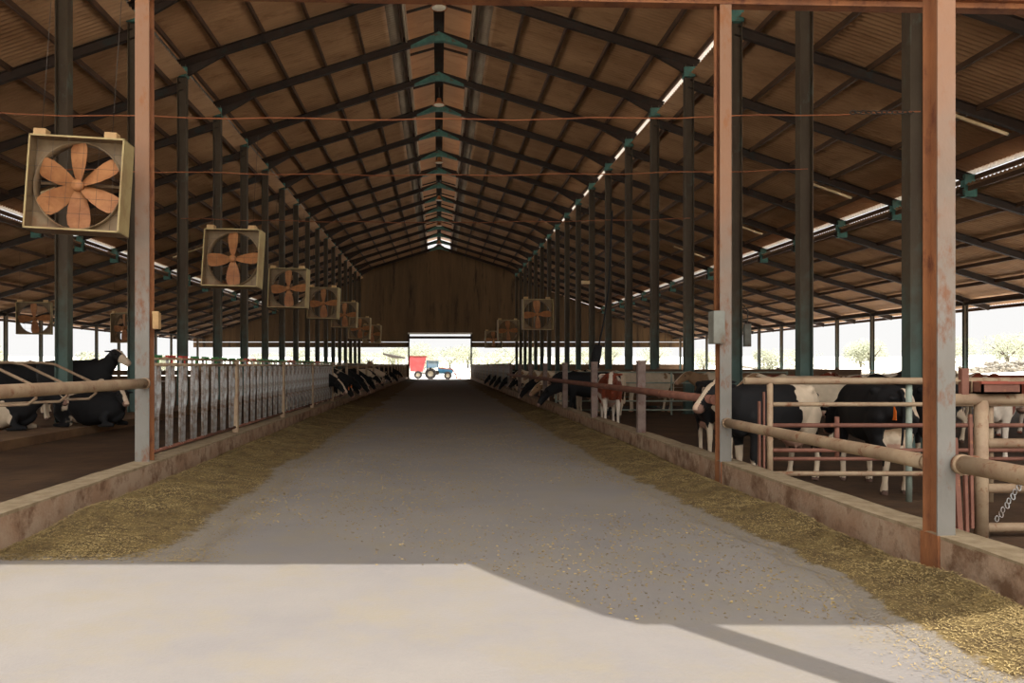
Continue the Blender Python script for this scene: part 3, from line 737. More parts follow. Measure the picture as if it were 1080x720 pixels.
build(MB().box(-.1, .1, -.08, .08, 0, .7), 'case', 'boxgrey', t); build(MB().tube([(0, 0, .7), (.03, 0, 1.1), (-.12, .05, 1.3)], .02, 6), 'wire', 'darkmetal', t)
t = thing('floodlight', 'small pale floodlight on a teal post far down the right row', 'lamp', (PXR - .45, TY[9] - .35, 6.6))
build(MB().box(-.24, .24, -.08, .08, -.1, .1), 'housing', 'tube', t); build(MB().beam((.2, .05, 0), (.4, .3, 0), .05, .05), 'arm', 'darkmetal', t)
t = thing('cow_brush', 'dark hanging brush on a slanting cable above the red and white cow', 'brush', (0, 0, 0))
bx = (630 - 463) / 850 * 27
build(MB().tube([(bx - .1, 27, 1.55), (bx - .03, 27, 2.0), (bx + .05, 27, 2.3)], [.15, .17, .12], 14), 'bristles', 'black', t)
build(MB().tube([(bx + .05, 27, 2.3), (bx + .2, 27, 3.0), (bx + .38, 27, 4.2), (bx + .5, 27, 6.8)], .03, 8), 'cable', 'black', t)

# ------------------------------------------------------------------ back gable
Y0, Y1 = BACK, BACK + .12
mb = MB()
for x0, x1 in ((-30, -3.6), (3.85, 30)): mb.box(x0, x1, Y0, Y1, -.2, 1.83)
struct(mb, 'wall_back_low', 'woodlow')
mb = MB()
for x0, x1 in ((-30, -3.6), (3.85, 30)): mb.box(x0, x1, Y0, Y1, 3.9, 4.51)
DL, DR, DT = -3.6, 3.85, 5.5
mb.prism_y([(-30, 4.58), (DL, 4.58), (DL, zc(DL) + .9), (-9.7, zc(9.7) + .6), (-9.7, za(9.7) + .2), (-30, za(30) + .2)], Y0, Y1)
mb.prism_y([(DL, DT), (DR, DT), (DR, zc(DR) + .6), (1.3, zc(1.3) + .6), (0, zc(0) + 1.1), (-1.3, zc(1.3) + .6), (DL, zc(DL) + .6)], Y0, Y1)
mb.prism_y([(DR, 4.58), (30, 4.58), (30, za(30) + .2), (9.7, za(9.7) + .2), (9.7, zc(9.7) + .6), (DR, zc(DR) + .9)], Y0, Y1)
for i in range(90):                                    # pressed ribs of the sheeting
    x = -29.6 + i * .665
    top = (zc(x) + .3) if abs(x) < 9.5 else za(x) + .05
    bot = DT if DL < x < DR else 4.6
    mb.box(x, x + .09, Y0 - .03, Y0, bot, top)
struct(mb, 'wall_back', 'wood')
mb = MB().box(DL - .18, DL, Y0 - .12, Y1, 0, DT + .1).box(DR, DR + .18, Y0 - .12, Y1, 0, DT + .1).box(DL, DR, Y0 - .1, Y1 - .02, 4.95, 5.25)
d1 = struct(mb, 'door_1', 'rafter')
struct(MB().box(DL - .2, DR + .2, Y0 - .16, Y0 - .12, DT, DT + .2), 'trim_2', 'whitebar')

# ------------------------------------------------------------------ cows
def loft(mb, path, n=18, up=(0, 0, 1)):
    # path: list of (center, half_width, half_height[, squash])
    P = [Vector(p[0]) for p in path]; vs = []; fs = []
    upv = Vector(up)
    for i, p in enumerate(P):
        t = (P[min(i + 1, len(P) - 1)] - P[max(i - 1, 0)]).normalized()
        a = upv.cross(t)
        if a.length < 1e-3: a = Vector((0, 1, 0))
        a.normalize(); b_ = t.cross(a).normalized()
        hw, hh = path[i][1], path[i][2]
        for k in range(n):
            an = 2 * PI * k / n; c, s_ = math.cos(an), math.sin(an)
            e = 0.85
            vs.append(p + a * hw * math.copysign(abs(c) ** e, c) + b_ * hh * math.copysign(abs(s_) ** e, s_))
    for i in range(len(P) - 1):
        for k in range(n):
            k2 = (k + 1) % n; fs.append((i * n + k, i * n + k2, (i + 1) * n + k2, (i + 1) * n + k))
    fs.append(tuple(range(n))[::-1]); fs.append(tuple((len(P) - 1) * n + k for k in range(n)))
    mb.add(vs, fs, True)

def cow_shape(pose, yaw=0.0, pitch=0.0):
    """returns smooth cow mesh data (unmaterialled), the head matrix and the attribute inputs"""
    mb = MB(); lie = pose == 'lie'; dz = -0.60 if lie else 0.0
    T = [(-.86, 1.18, .09, .10), (-.82, 1.17, .17, .19), (-.70, 1.15, .25, .27), (-.52, 1.13, .285, .315), (-.3, 1.07, .31, .37), (-.02, 1.03, .345, .41), (.24, 1.04, .33, .40),
         (.48, 1.08, .28, .37), (.66, 1.11, .235, .34), (.80, 1.12, .19, .28), (.90, 1.13, .13, .19), (.95, 1.14, .06, .10)]
    loft(mb, [((x, 0, z + dz), w * (1.12 if lie else 1), h) for x, z, w, h in T], 22)
    # withers and hip points
    for sx, sy, sz, r in ((-.55, .2, 1.36, .075), (-.55, -.2, 1.36, .075), (.55, 0, 1.40, .10), (-.82, .1, 1.26, .06), (-.82, -.1, 1.26, .06)):
        loft(mb, [((sx - r, sy, sz + dz), r * .3, r * .3), ((sx - r * .5, sy, sz + dz), r * .85, r * .7), ((sx, sy, sz + dz), r, r * .85), ((sx + r * .5, sy, sz + dz), r * .85, r * .7), ((sx + r, sy, sz + dz), r * .3, r * .3)], 10)
    # neck + head
    if pose == 'feed': N = [(.62, 1.14), (.85, 1.07), (1.06, .97), (1.26, .86), (1.40, .78)]; hd = Vector((.62, 0, -.78))
    elif pose == 'low': N = [(.62, 1.14), (.85, 1.10), (1.05, 1.04), (1.22, 1.0), (1.34, .98)]; hd = Vector((.75, 0, -.66))
    elif pose == 'lie': N = [(.62, 1.14), (.80, 1.18), (.96, 1.26), (1.08, 1.35), (1.15, 1.40)]; hd = Vector((.9, 0, -.42))
    elif pose == 'high': N = [(.60, 1.16), (.78, 1.24), (.94, 1.38), (1.05, 1.52), (1.12, 1.60)]; hd = Vector((.88, 0, -.48))
    else: N = [(.60, 1.14), (.82, 1.18), (1.00, 1.27), (1.13, 1.35), (1.20, 1.39)]; hd = Vector((.84, 0, -.54))
    base = Vector((.62, 0, 1.14))
    path = []
    W = [.17, .145, .12, .105, .10]; H = [.30, .235, .19, .16, .14]
    for i, (x, z) in enumerate(N):
        u = i / 4; a = yaw * u * u
        v = Vector((x, 0, z)) - base; v = Matrix.Rotation(a, 3, 'Z') @ v
        path.append((base + v + Vector((0, 0, dz)), W[i], H[i]))
    poll = path[-1][0]; R = Matrix.Rotation(yaw * 1.25, 3, 'Z')
    hd = R @ hd.normalized(); side = R @ Vector((0, 1, 0)); hup = hd.cross(side).normalized()
    if hup.z < 0: hup = -hup
    loft(mb, path, 18)
    HH = [(-.10, .06, .06), (-.06, .105, .10), (.02, .125, .125), (.12, .118, .13), (.22, .10, .115), (.33, .082, .095), (.42, .080, .082), (.475, .076, .07), (.505, .05, .045)]
    loft(mb, [(poll + hd * t - hup * (.015 + .05 * max(0, t)), w, h) for t, w, h in HH], 18, up=tuple(hup))
    for s_ in (1, -1):
        e0 = poll + side * s_ * .10 - hd * .02 + hup * .03
        dr = (side * s_ * .93 - hd * .22 - hup * .12).normalized()
        loft(mb, [(e0, .025, .03), (e0 + dr * .06, .045, .02), (e0 + dr * .13, .055, .016), (e0 + dr * .19, .04, .013), (e0 + dr * .225, .012, .008)], 10, up=tuple(hup))
        # brow
        bb = poll + hd * .10 + side * s_ * .095 + hup * .045
        loft(mb, [(bb - hd * .05, .012, .012), (bb - hd * .02, .032, .03), (bb + hd * .02, .032, .03), (bb + hd * .06, .012, .012)], 8, up=tuple(hup))
    # brisket
    loft(mb, [((.55, 0, .78 + dz), .08, .07), ((.72, 0, .80 + dz), .11, .12), ((.84, 0, .88 + dz), .085, .12), ((.92, 0, .98 + dz), .05, .08)], 12)
    def leg(pts): loft(mb, [(p, w, h) for p, w, h in pts], 12, up=(1, 0, 0))
    for s_ in (1, -1):
        if not lie:
            o = .05 * s_ if pose != 'feed' else .09 * s_
            leg([((.60, s_ * .17, 1.12), .06, .14), ((.58, s_ * .19, .98), .09, .17), ((.57 + o * .3, s_ * .185, .80), .085, .125), ((.57 + o * .6, s_ * .17, .66), .065, .078), ((.585 + o, s_ * .165, .47), .050, .056), ((.585 + o, s_ * .165, .41), .052, .058),
                 ((.575 + o, s_ * .165, .34), .040, .042), ((.565 + o, s_ * .165, .16), .036, .038), ((.57 + o, s_ * .165, .10), .045, .05), ((.585 + o, s_ * .165, .055), .046, .052), ((.60 + o, s_ * .165, .0), .056, .07)])
            q = -.08 * s_
            leg([((-.56, s_ * .16, 1.20), .08, .17), ((-.56, s_ * .20, 1.02), .105, .24), ((-.52, s_ * .20, .84), .105, .21), ((-.56 + q * .3, s_ * .185, .70), .08, .135), ((-.66 + q * .6, s_ * .17, .58), .055, .08), ((-.735 + q, s_ * .165, .485), .046, .062),
                 ((-.725 + q, s_ * .165, .42), .044, .052), ((-.70 + q, s_ * .165, .30), .037, .042), ((-.68 + q, s_ * .165, .16), .037, .040), ((-.67 + q, s_ * .165, .10), .045, .05), ((-.655 + q, s_ * .165, .055), .047, .054), ((-.64 + q, s_ * .165, 0), .056, .072)])
        else:
            zz = dz
            leg([((.58, s_ * .2, .95 + zz), .08, .14), ((.56, s_ * .26, .80 + zz), .08, .11), ((.66, s_ * .29, .69 + zz), .06, .065), ((.84, s_ * .29, .665 + zz), .05, .05), ((.86, s_ * .29, .66 + zz), .05, .05)])
            leg([((.86, s_ * .29, .665 + zz), .048, .048), ((.70, s_ * .33, .645 + zz), .036, .036), ((.56, s_ * .34, .64 + zz), .036, .036), ((.48, s_ * .34, .645 + zz), .048, .045)])
            leg([((-.56, s_ * .2, 1.1 + zz), .1, .2), ((-.48, s_ * .32, .95 + zz), .12, .22), ((-.34, s_ * .40, .80 + zz), .1, .14), ((-.22, s_ * .42, .70 + zz), .07, .08), ((-.17, s_ * .42, .67 + zz), .05, .06)])
            leg([((-.2, s_ * .42, .68 + zz), .055, .06), ((-.45, s_ * .45, .66 + zz), .05, .05), ((-.60, s_ * .46, .66 + zz), .048, .05), ((-.42, s_ * .50, .64 + zz), .036, .036), ((-.26, s_ * .52, .64 + zz), .04, .04), ((-.18, s_ * .52, .645 + zz), .05, .045)])
    if not lie:
        loft(mb, [((-.66, 0, .76), .06, .06), ((-.58, 0, .66), .15, .12), ((-.46, 0, .62), .175, .13), ((-.34, 0, .66), .13, .11), ((-.24, 0, .72), .05, .05)], 14)
        for tx, ty in ((-.52, .08), (-.52, -.08), (-.40, .08), (-.40, -.08)): mb.tube([(tx, ty, .54), (tx, ty, .47)], [.018, .012], 8)
    # tail
    if not lie: mb.tube([(-.82, 0, 1.37), (-.90, 0, 1.33), (-.925, 0, 1.15), (-.92, .01, .85), (-.90, .02, .66), (-.90, .02, .56), (-.89, .02, .46), (-.89, .02, .40)], [.04, .034, .026, .022, .022, .042, .045, .012], 10)
    else: mb.tube([(-.82, 0, 1.37 + dz), (-.92, .02, 1.2 + dz), (-.97, .08, .85 + dz), (-.98, .16, .68 + dz), (-.9, .3, .65 + dz)], [.04, .03, .025, .025, .03], 10)
    me = mb.mesh('cow_raw')
    tmp = ob('tmp_cow', me)
    r = tmp.modifiers.new('r', 'REMESH'); r.mode = 'VOXEL'; r.voxel_size = .022
    sm = tmp.modifiers.new('s', 'SMOOTH'); sm.iterations = 5; sm.factor = .5
    dg = bpy.context.evaluated_depsgraph_get(); ev = tmp.evaluated_get(dg)
    out = bpy.data.meshes.new_from_object(ev); bpy.data.objects.remove(tmp)
    out.polygons.foreach_set('use_smooth', [True] * len(out.polygons))
    return dict(me=out, poll=poll, hd=hd, hup=hup, side=side, dz=dz, lie=lie)

def paint(shape, seed, white, mname, spots=(), blaze=True, legw=True, scale=1.35, face=False):
    me = shape['me'].copy(); me.name = 'cow'
    n = len(me.vertices); coat = [0.0] * n; skin = [0.0] * n
    poll, hd, hup, side, dz = shape['poll'], shape['hd'], shape['hup'], shape['side'], shape['dz']
    off = Vector((seed * 7.3, seed * 3.1, seed * 5.7))
    for i, v in enumerate(me.vertices):
        p = Vector(v.co); pb = Vector((p.x, p.y, p.z - dz))
        w = mnoise.noise(pb * scale + off) * 1.0 + mnoise.noise(pb * 5 + off) * .10 + white
        w += .04 * mnoise.noise(pb * 14 + off)
        rel = p - poll; t = rel.dot(hd); u = rel.dot(side); h = rel.dot(hup)
        head = (-.1 < t < .56 and abs(u) < .16 and abs(h) < .22)
        if legw and pb.z < .62 and not (abs(pb.x + .46) < .2 and abs(p.y) < .12): w += (0.62 - pb.z) * 3.2
        if pb.z < .74 and abs(p.y) < .2: w += .25
        for c, rad, val in spots:
            d = (Vector((pb.x - c[0], (p.y - c[1]) , pb.z - c[2]))).length + .20 * mnoise.noise(pb * 3.0 + off) + .06 * mnoise.noise(pb * 9)
            if d < rad: w = val * min(1, .15 + (rad - d) * 8) if abs(val) > 0 else w
            elif d < rad + .05: w = w * (d - rad) / .05
        if head or (t > -.02 and abs(u) < .3 and abs(h) < .2 and rel.length < .6):
            w = -.4
            if blaze and h > -.02 and abs(u + .01 * mnoise.noise(p * 9)) < .045 + .02 * mnoise.noise(p * 7 + off) + .05 * max(0, t - .25): w = .5
            if t > .42: skin[i] = .45
            if face and t > .22: w = .5; skin[i] = .3 if t > .44 else 0
        if p.x < -.86 and pb.z < .66: w = .6
        coat[i] = min(1, max(0, .5 + w * .5))
        if not shape['lie']:
            dd = Vector(((p.x + .46) / .24, p.y / .2, (pb.z - .6) / .16)).length
            if dd < 1.05 and pb.z < .66: skin[i] = max(skin[i], .85)
            if pb.z < .055: coat[i] = 0.0; skin[i] = .25
    a = me.attributes.new('coat', 'FLOAT', 'POINT'); a.data.foreach_set('value', coat)
    a = me.attributes.new('skin', 'FLOAT', 'POINT'); a.data.foreach_set('value', skin)
    me.materials.clear(); me.materials.append(M[mname])
    return me
EYE = MB(); EYE.lathe([(0, -.022), (.012, -.018), (.02, -.008), (.022, 0), (.02, .008), (.012, .018), (0, .022)], n=12); EYE = EYE.mesh('eye', 'eye')
TAG = MB().add([(-.045, 0, -.02), (.045, 0, -.02), (.05, 0, -.1), (-.05, 0, -.1), (-.012, 0, .03), (.012, 0, .03), (-.045, .008, -.02), (.045, .008, -.02), (.05, .008, -.1), (-.05, .008, -.1), (-.012, .008, .03), (.012, .008, .03)],
     [(0, 3, 2, 1), (0, 1, 5, 4), (6, 7, 8, 9), (6, 10, 11, 7), (0, 6, 9, 3), (1, 2, 8, 7), (3, 9, 8, 2), (4, 5, 11, 10), (0, 4, 10, 6), (1, 7, 11, 5)]).mesh('ear_tag', 'orange')
SH = {}
def shape(pose, yaw=0.0):
    k = (pose, round(yaw, 2))
    if k not in SH: SH[k] = cow_shape(pose, yaw)
    return SH[k]
ME = {}
def cow(lab, pose, x, y, z, heading, seed, white, m='coat_black', yaw=0.0, spots=(), group=None, scale=1.0, horns=False, eartag=False, blaze=True, legw=True, cat='cow', tagpos=None, pscale=1.35, face=False):
    sh = shape(pose, yaw); key = (pose, round(yaw, 2), seed, white, m)
    if key not in ME: ME[key] = paint(sh, seed, white, m, spots, blaze, legw, pscale, face)
    o = ob('cow', ME[key], None, (x, y, z), (0, 0, heading)); o.scale = (scale,) * 3
    tag(o, lab, cat, group)
    for s_ in (1, -1):
        e = sh['poll'] + sh['hd'] * .115 + sh['side'] * s_ * .112 + sh['hup'] * .025
        ob('eye', EYE, o, e)
    if horns:
        for s_ in (1, -1):
            p0 = sh['poll'] - sh['hd'] * .06 + sh['side'] * s_ * .07 + sh['hup'] * .07
            mbh = MB().tube([p0, p0 + sh['side'] * s_ * .16 + sh['hup'] * .05, p0 + sh['side'] * s_ * .28 + sh['hup'] * .17 + Vector((0, 0, .05))], [.035, .028, .008], 10)
            build(mbh, 'horn', 'horn', o)
    if eartag:
        for s_ in ((1, -1) if eartag == 2 else (1,)):
            p0 = sh['poll'] + sh['side'] * s_ * .24 - sh['hup'] * .02
            ob('ear_tag', TAG, o, p0, (0, 0, math.atan2(sh['hd'].y, sh['hd'].x) + PI / 2))
    if tagpos:
        q = ob('tag', TAG, o, tagpos[0], tagpos[1]); q.scale = (1.2, 1, 1.35); q['label'] = 'orange tag'
    return o
rad = math.radians
ZR = -.15
# right side, near
cow('black cow with a large tan-white patch over its hip, behind the wide pipe gate', 'stand', 5.02, 12.1, ZR, rad(-150), 11, -.75, spots=(((-.50, .30, 1.28), .42, .6), ((-.42, .32, .90), .26, .6), ((-.05, .1, .62), .1, .5)), scale=1.03)
cow('black cow carrying an orange tag, rump toward the wide pipe gate', 'low', 6.3, 11.7, ZR, rad(84), 12, -.75, spots=(((-.75, -.25, 1.3), .22, .6), ((-.6, 0, .62), .2, .45)), scale=1.04, tagpos=((-.87, .1, 1.12), (0, 0, rad(-178))))
cow('black and white cow facing the camera behind the rusty post with switch box', 'stand', 5.2, 15.2, ZR, rad(-100), 13, -.45, yaw=-.25, spots=(((.95, -.1, 1.0), .2, .6),), scale=1.03)
cow('red and white cow at the far right behind the heavy gate', 'stand', 10.75, 15.6, ZR, rad(-125), 14, -.1, m='coat_red', yaw=-.3, scale=1.02)
cow('black cow glimpsed between the nearest rusty post and the heavy gate', 'stand', 8.3, 13.9, ZR, rad(80), 15, -.7, scale=1.0)
cow('red and white cow standing alone facing the camera beside the right curb', 'stand', 5.0, 23.6, ZR, rad(-97), 16, .12, m='coat_red', yaw=-.12, spots=(((.95, .12, 1.05), .22, -.6), ((.75, -.25, 1.2), .2, -.6)), scale=1.06, blaze=True)
cow('black cow reaching its head over the right curb into the feed', 'feed', 5.02, 26.6, ZR + .05, rad(180), 17, -.85, scale=1.05, blaze=False, legw=False)
# right yard behind
yard = ((8.7, 19.0, 178, 21, .35, 'coat_tan', 'stand', 'cream cow with pale head just behind the switch box post'),
        (9.4, 21.6, 10, 22, -.1, 'coat_red', 'stand', 'brown-backed cow behind the tan-patched black cow'),
        (11.2, 18.6, 185, 23, -.3, 'coat_black', 'stand', 'dark cow in the second rank behind the wide gate'),
        (12.0, 22.2, 5, 24, -.15, 'coat_red', 'stand', 'brown and white cow before the tan pipe fence'),
        (14.6, 20.6, 200, 25, -.4, 'coat_red', 'stand', 'red cow in the second rank behind the heavy gate'),
        (16.5, 26.6, 180, 26, .1, 'coat_black', 'stand', 'black and white cow beyond the tan pipe fence'),
        (9.6, 27.0, 180, 27, .25, 'coat_tan', 'stand', 'tan cow at the near side of the pale pipe fence'),
        (8.0, 30.9, 175, 29, .45, 'coat_tan', 'stand', 'cream cow directly behind the pale pipe fence beside the boards'),
        (7.8, 38.5, 185, 30, .3, 'coat_tan', 'stand', 'cream cow behind the board barrier near the right feed line'),
        (9.0, 42.5, 178, 38, .5, 'coat_black', 'stand', 'mostly white cow far down the right pen behind the feed line'),
        (11.5, 31.4, 160, 28, .15, 'coat_tan', 'stand', 'tan cow between pale pipe fence and board barrier'))
for x, y, h, sd, w, m, ps, lab in yard: cow(lab, ps, x, y, ZR, rad(h), sd, w, m, scale=1.06)
# white and tan cows at the right feed line
lineR = ((28.1, 'stand', .45, 'coat_black', 31), (30.1, 'low', .35, 'coat_tan', 32), (32.0, 'stand', .4, 'coat_tan', 33), (34.2, 'feed', .2, 'coat_black', 34), (36.4, 'stand', .4, 'coat_tan', 33), (39.5, 'low', .3, 'coat_black', 35), (42.3, 'stand', .35, 'coat_tan', 32), (46.2, 'feed', -.3, 'coat_black', 36), (50.6, 'feed', -.5, 'coat_black', 37), (55.2, 'feed', -.3, 'coat_black', 34), (61, 'feed', -.5, 'coat_black', 36))
for i, (y, ps, w, m, sd) in enumerate(lineR):
    what = {('coat_black', True): 'white and black cow', ('coat_black', False): 'mostly black cow', ('coat_tan', True): 'cream and tan cow', ('coat_tan', False): 'tan cow'}[(m, w > 0)]
    cow(f'{what} at the right feed line, {ORD[i]} beyond the red and white cow', ps, 5.15 if ps != 'stand' else 5.5, y, ZR, rad(180 + random.uniform(-8, 8)), sd, w, m, scale=1.05, group='cows along the right feed line')
# left side
cow('black cow with white muzzle standing side-on behind the first left teal post', 'high', -9.62, 21.2, .18, rad(-6), 41, -.7, yaw=-.2, scale=1.1, face=True, spots=(((.75, -.25, .78), .16, .6),))
cow('black and tan-white cow lying at the far left edge under the stall pipes', 'lie', -10.0, 17.9, .17, rad(8), 42, -.25, scale=1.05, spots=(((.35, -.3, .85), .28, .6),))
cow('black cow with white legs lying between the teal post and left rusty post', 'lie', -8.35, 19.2, .17, rad(-10), 43, -.45, yaw=-.6, scale=.98)
cow('red-brown cow standing at the far left behind the lying cows', 'stand', -15.0, 27.2, .18, rad(0), 44, -.7, m='coat_red', scale=1.08)
cow('black cow standing deep in the left pen behind the side-on cow', 'stand', -12.3, 23.9, .18, rad(10), 45, -.6, scale=1.05)
lineL = [28.9, 31.0, 32.6, 34.6, 36.6, 38.6, 41.4, 45.0, 48.6, 53.4, 58.2, 64, 71]
for i, y in enumerate(lineL):
    n_ = round((y - TY[1] - .1 - .45) / SL); y = TY[1] + .1 + .45 + n_ * SL
    ps, yw = (('low', -.25), ('feed', .35), ('low', .3), ('feed', -.3), ('feed', 0.0), ('low', -.25), ('feed', .35))[i % 7]
    cow(f'black and white cow feeding with head through the left headlocks, {ORD[i]} from the camera', ps, (-4.95 if i else -4.75) + (i * 37 % 5) * .06 - .1, y, 0, rad((i * 53 % 9) - 4 if i else -12), 50 + i % 6, (-.45, -.2, -.55, -.05, -.4, -.3)[i % 6], yaw=yw, scale=1.02, eartag=2 if i in (1, 3) else False, group='cows feeding on the left')
cow('tan horned cow with head raised above the feeding cows on the left', 'high', -5.6, 56.0, .05, rad(-45), 60, -.5, m='coat_tan', scale=1.12, horns=True)

# ------------------------------------------------------------------ outside: tractor, trailer, trees, stones
def wheel(t, name, x, y, r, w):
    o = thing_part = build(MB().lathe([(r * .55, -w / 2), (r * .92, -w / 2), (r, -w * .3), (r, w * .3), (r * .92, w / 2), (r * .55, w / 2), (r * .55, -w / 2)], n=28), name, 'tyre', t, (x, y, r), (PI / 2, 0, 0))
    build(MB().lathe([(0, -w * .2), (r * .2, -w * .3), (r * .3, -w * .12), (r * .55, -w * .35), (r * .55, w * .35), (r * .3, w * .12), (0, w * .2)], n=24), 'rim', 'wheelrim', o)
t = thing('tractor', 'small blue tractor with front loader outside the far door', 'tractor', (.2, 106, -.15))
for y in (-.75, .75): wheel(t, 'wheel', -1.3, y, .75, .42); wheel(t, 'wheel', .95, y, .52, .32)
build(MB().box(-.35, 1.5, -.36, .36, .75, 1.45).box(1.5, 1.62, -.3, .3, .8, 1.35), 'bonnet', 'tractor', t)
build(MB().box(-1.8, -.2, -.45, .45, .6, 1.15), 'chassis', 'darkmetal', t)
mbx = MB()
for x in (-1.75, -.3):
    for y in (-.6, .6): mbx.box(x - .05, x + .05, y - .05, y + .05, 1.1, 2.5)
build(mbx, 'cab_frame', 'tractor', t); build(MB().box(-1.72, -.33, -.57, .57, 1.6, 2.45), 'window', 'glass', t)
build(MB().box(-1.95, -.15, -.7, .7, 2.48, 2.62), 'cab_roof', 'whitebar', t)
for y in (-.75, .75): build(MB().box(-2.0, -.6, y - .25, y + .25, 1.55, 1.62), 'fender', 'tractor', t)
build(MB().beam((-.3, -.55, 1.5), (1.5, -.55, 1.35), .1, .14).beam((1.5, -.55, 1.35), (2.1, -.55, .5), .1, .14).beam((-.3, .55, 1.5), (1.5, .55, 1.35), .1, .14).beam((1.5, .55, 1.35), (2.1, .55, .5), .1, .14), 'loader_arm', 'loader', t)
build(MB().prism_y([(2.0, .1), (2.75, .05), (2.7, .12), (2.15, .2), (2.1, .8), (2.0, .85)], -.95, .95), 'bucket', 'loader', t)
t = thing('feed_trailer', 'tall red feed trailer left of the tractor outside the far door', 'trailer', (-2.95, 110, -.15))
build(MB().prism_y([(-.95, 1.0), (.75, 1.0), (1.25, 3.05), (-1.15, 3.05)], -1.1, 1.1), 'hopper', 'tred', t)
build(MB().prism_y([(-1.2, 3.03), (1.3, 3.03), (1.32, 3.14), (-1.22, 3.14)], -1.15, 1.15), 'rim', 'loader', t)
for y in (-1.0, 1.0): wheel(t, 'wheel', .1, y, .55, .35)
build(MB().beam((.6, 0, .85), (1.3, 0, .6), .15, .15), 'drawbar', 'darkmetal', t)
t = thing('field_implement', 'dark long implement tilted beyond the left back opening', 'implement', (-6.3, 118, terr(-6.3, 118)))
build(MB().tube([(-1.9, 0, 3.6), (-.5, 0, 3.25), (1.4, 0, 3.0)], [.1, .26, .1], 10), 'boom', 'darkmetal', t)
build(MB().tube([(0, 0, 0), (0, 0, 3.2)], .08, 8), 'mast', 'wheelrim', t); build(MB().box(-.9, .9, -.6, .6, 0, .5), 'base', 'whitebar', t)
def bush(lab, x, y, r, h, seed, group):
    rnd = random.Random(seed); z0 = terr(x, y)
    t = thing('olive_tree', lab, 'tree', (x, y, z0), group=group)
    tr = MB()
    for q in range(4):
        a = q * 1.7 + rnd.random(); tr.tube([(0, 0, -.2), (.15 * math.cos(a), .15 * math.sin(a), h * .3), (r * .5 * math.cos(a), r * .5 * math.sin(a), h * .65)], [.16, .1, .03], 7)
    build(tr, 'trunk', 'bark', t)
    mb = MB(); blobs = [(Vector((rnd.uniform(-.55, .55) * r, rnd.uniform(-.55, .55) * r, h * rnd.uniform(.28, .72))), rnd.uniform(.42, .62) * r) for _ in range(11)]
    for k in range(2600):
        c, br = blobs[rnd.randrange(11)]
        d = Vector((rnd.gauss(0, 1), rnd.gauss(0, 1), rnd.gauss(0, .8))); d.normalize(); p = c + d * br * rnd.uniform(.6, 1.05)
        if p.z > h * 1.02: p.z = h * rnd.uniform(.85, 1)
        if p.z < .1: continue
        u = Vector((rnd.gauss(0, 1), rnd.gauss(0, 1), rnd.gauss(0, 1))).normalized(); w = u.orthogonal().normalized(); L = rnd.uniform(.09, .2)
        mb.add([p - u * L, p + w * L * .45, p + u * L, p - w * L * .45], [(0, 1, 2, 3)])
    build(mb, 'foliage', 'leaf', t, fixn=False)
B = []
spots_r = [(79, 96), (73.5, 100), (67, 95), (80, 108), (61, 101), (70, 110), (60, 112), (68, 130), (60, 134), (50, 122), (46, 140), (40, 150)]
for i, (x, y) in enumerate(spots_r): bush(f'pale olive tree on the rise beyond the right eave, {ORD[i]} from the right', x, y, 2.6 + (i % 3) * .5, 3.3 + (i % 4) * .45, i, 'olive trees beyond the right eave')
for i, x in enumerate((-31, -24, -17.5, -12.5, -8.5, -5, -1.5, 2, 5.5, 9, 13, 17, 22, 27, 33)): bush(f'pale olive tree in the field behind the back gable, {ORD[i]} from the left', x, 140 + (i % 3) * 7, 3.2 + (i % 2) * .6, 3.4 + (i % 3) * .7, 30 + i, 'olive trees behind the gable')
for i, (x, y) in enumerate(((-62, 88), (-70, 98), (-58, 104), (-50, 116), (-44, 132))): bush(f'pale olive tree beyond the left eave, {ORD[i]} from the left', x, y, 2.6, 3.2, 60 + i, 'olive trees beyond the left eave')
# stones
rs = random.Random(3); mb = MB()
def stone(c, r):
    bm = bmesh.new(); bmesh.ops.create_icosphere(bm, subdivisions=1, radius=r)
    sx, sy, sz = rs.uniform(.7, 1.3), rs.uniform(.7, 1.3), rs.uniform(.5, .9)
    vs = [(c[0] + v.co.x * sx * rs.uniform(.85, 1.15), c[1] + v.co.y * sy, c[2] + v.co.z * sz * rs.uniform(.85, 1.15)) for v in bm.verts]
    fs = [tuple(v.index for v in f.verts) for f in bm.faces]; bm.free(); mb.add(vs, fs)
for k in range(420):
    x = rs.gauss(62, 3.2); y = rs.gauss(86, 2.4); stone((x, y, terr(x, y) + rs.uniform(0, 1.1) * max(0, 1 - abs(x - 62) / 7)), rs.uniform(.14, .34))
tag(build(mb, 'stone_heap', 'stone'), 'heap of grey field stones below the trees at far right', 'stones', kind='stuff')
mb = MB()
for k in range(520):
    u = k / 520; x = 47 + 1.2 * rs.gauss(0, .4); y = 70 + u * 110; x = 46 + 14 * math.sin(u * 1.4); stone((x, y, terr(x, y) + rs.uniform(0, .3)), rs.uniform(.16, .32))
tag(build(mb, 'stone_row', 'stone'), 'low line of field stones along the rise beyond the right eave', 'stones', kind='stuff')

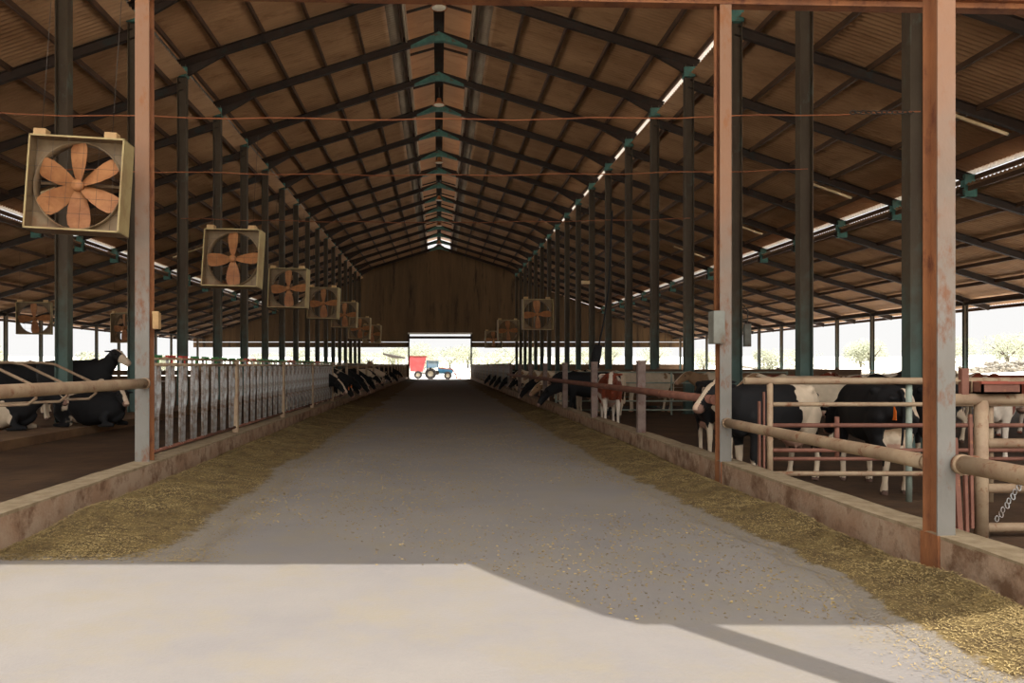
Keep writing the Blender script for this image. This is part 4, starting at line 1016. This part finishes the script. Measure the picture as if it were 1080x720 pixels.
# ------------------------------------------------------------------ light, world, camera
sun = bpy.data.lights.new('sun', 'SUN'); sun.energy = SUN_E = 4.7; sun.angle = rad(.25); sun.color = (1.0, .985, .965)
so = bpy.data.objects.new('sun', sun); COL.objects.link(so)
tosun = Vector((SAZ.x * math.cos(SUNEL), SAZ.y * math.cos(SUNEL), math.sin(SUNEL)))
so.rotation_euler = tosun.to_track_quat('Z', 'Y').to_euler(); so.location = (20, -30, 60)
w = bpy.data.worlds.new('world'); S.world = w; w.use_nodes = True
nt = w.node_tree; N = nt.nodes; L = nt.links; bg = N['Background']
# hazy sky: pale horizon, brighter overhead and in a broad glow round the sun
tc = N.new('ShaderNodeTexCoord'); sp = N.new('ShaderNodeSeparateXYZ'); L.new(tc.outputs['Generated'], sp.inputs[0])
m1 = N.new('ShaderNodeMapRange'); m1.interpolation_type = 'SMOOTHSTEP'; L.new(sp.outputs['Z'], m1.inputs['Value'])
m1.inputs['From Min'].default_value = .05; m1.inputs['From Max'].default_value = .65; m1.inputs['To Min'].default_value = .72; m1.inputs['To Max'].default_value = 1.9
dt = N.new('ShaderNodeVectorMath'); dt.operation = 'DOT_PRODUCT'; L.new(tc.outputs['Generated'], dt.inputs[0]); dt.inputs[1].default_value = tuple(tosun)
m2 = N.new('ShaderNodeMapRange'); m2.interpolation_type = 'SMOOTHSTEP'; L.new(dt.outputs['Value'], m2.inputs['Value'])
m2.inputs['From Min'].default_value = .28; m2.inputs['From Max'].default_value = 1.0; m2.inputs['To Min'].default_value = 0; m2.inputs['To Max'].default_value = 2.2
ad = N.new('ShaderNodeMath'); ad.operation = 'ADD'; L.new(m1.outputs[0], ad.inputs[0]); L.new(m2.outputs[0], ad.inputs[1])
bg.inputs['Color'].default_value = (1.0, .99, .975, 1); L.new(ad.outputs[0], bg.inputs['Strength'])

cam = bpy.data.cameras.new('camera'); co = bpy.data.objects.new('camera', cam); COL.objects.link(co)
co.location = (0, 0, 1.6); co.rotation_euler = (PI / 2, 0, 0)
cam.sensor_width = 36; cam.lens = 36 * 850 / 1080; cam.shift_x = (540 - 463) / 1080; cam.shift_y = (386 - 360) / 1080
cam.clip_end = 1000; cam.clip_start = .05
S.camera = co
S.view_settings.view_transform = 'Standard'; S.view_settings.look = 'None'; S.view_settings.gamma = 1; S.view_settings.exposure = 0.42
S.view_settings.use_curve_mapping = False
S.cycles.use_denoising = True
S.cycles.max_bounces = 10; S.cycles.diffuse_bounces = 6
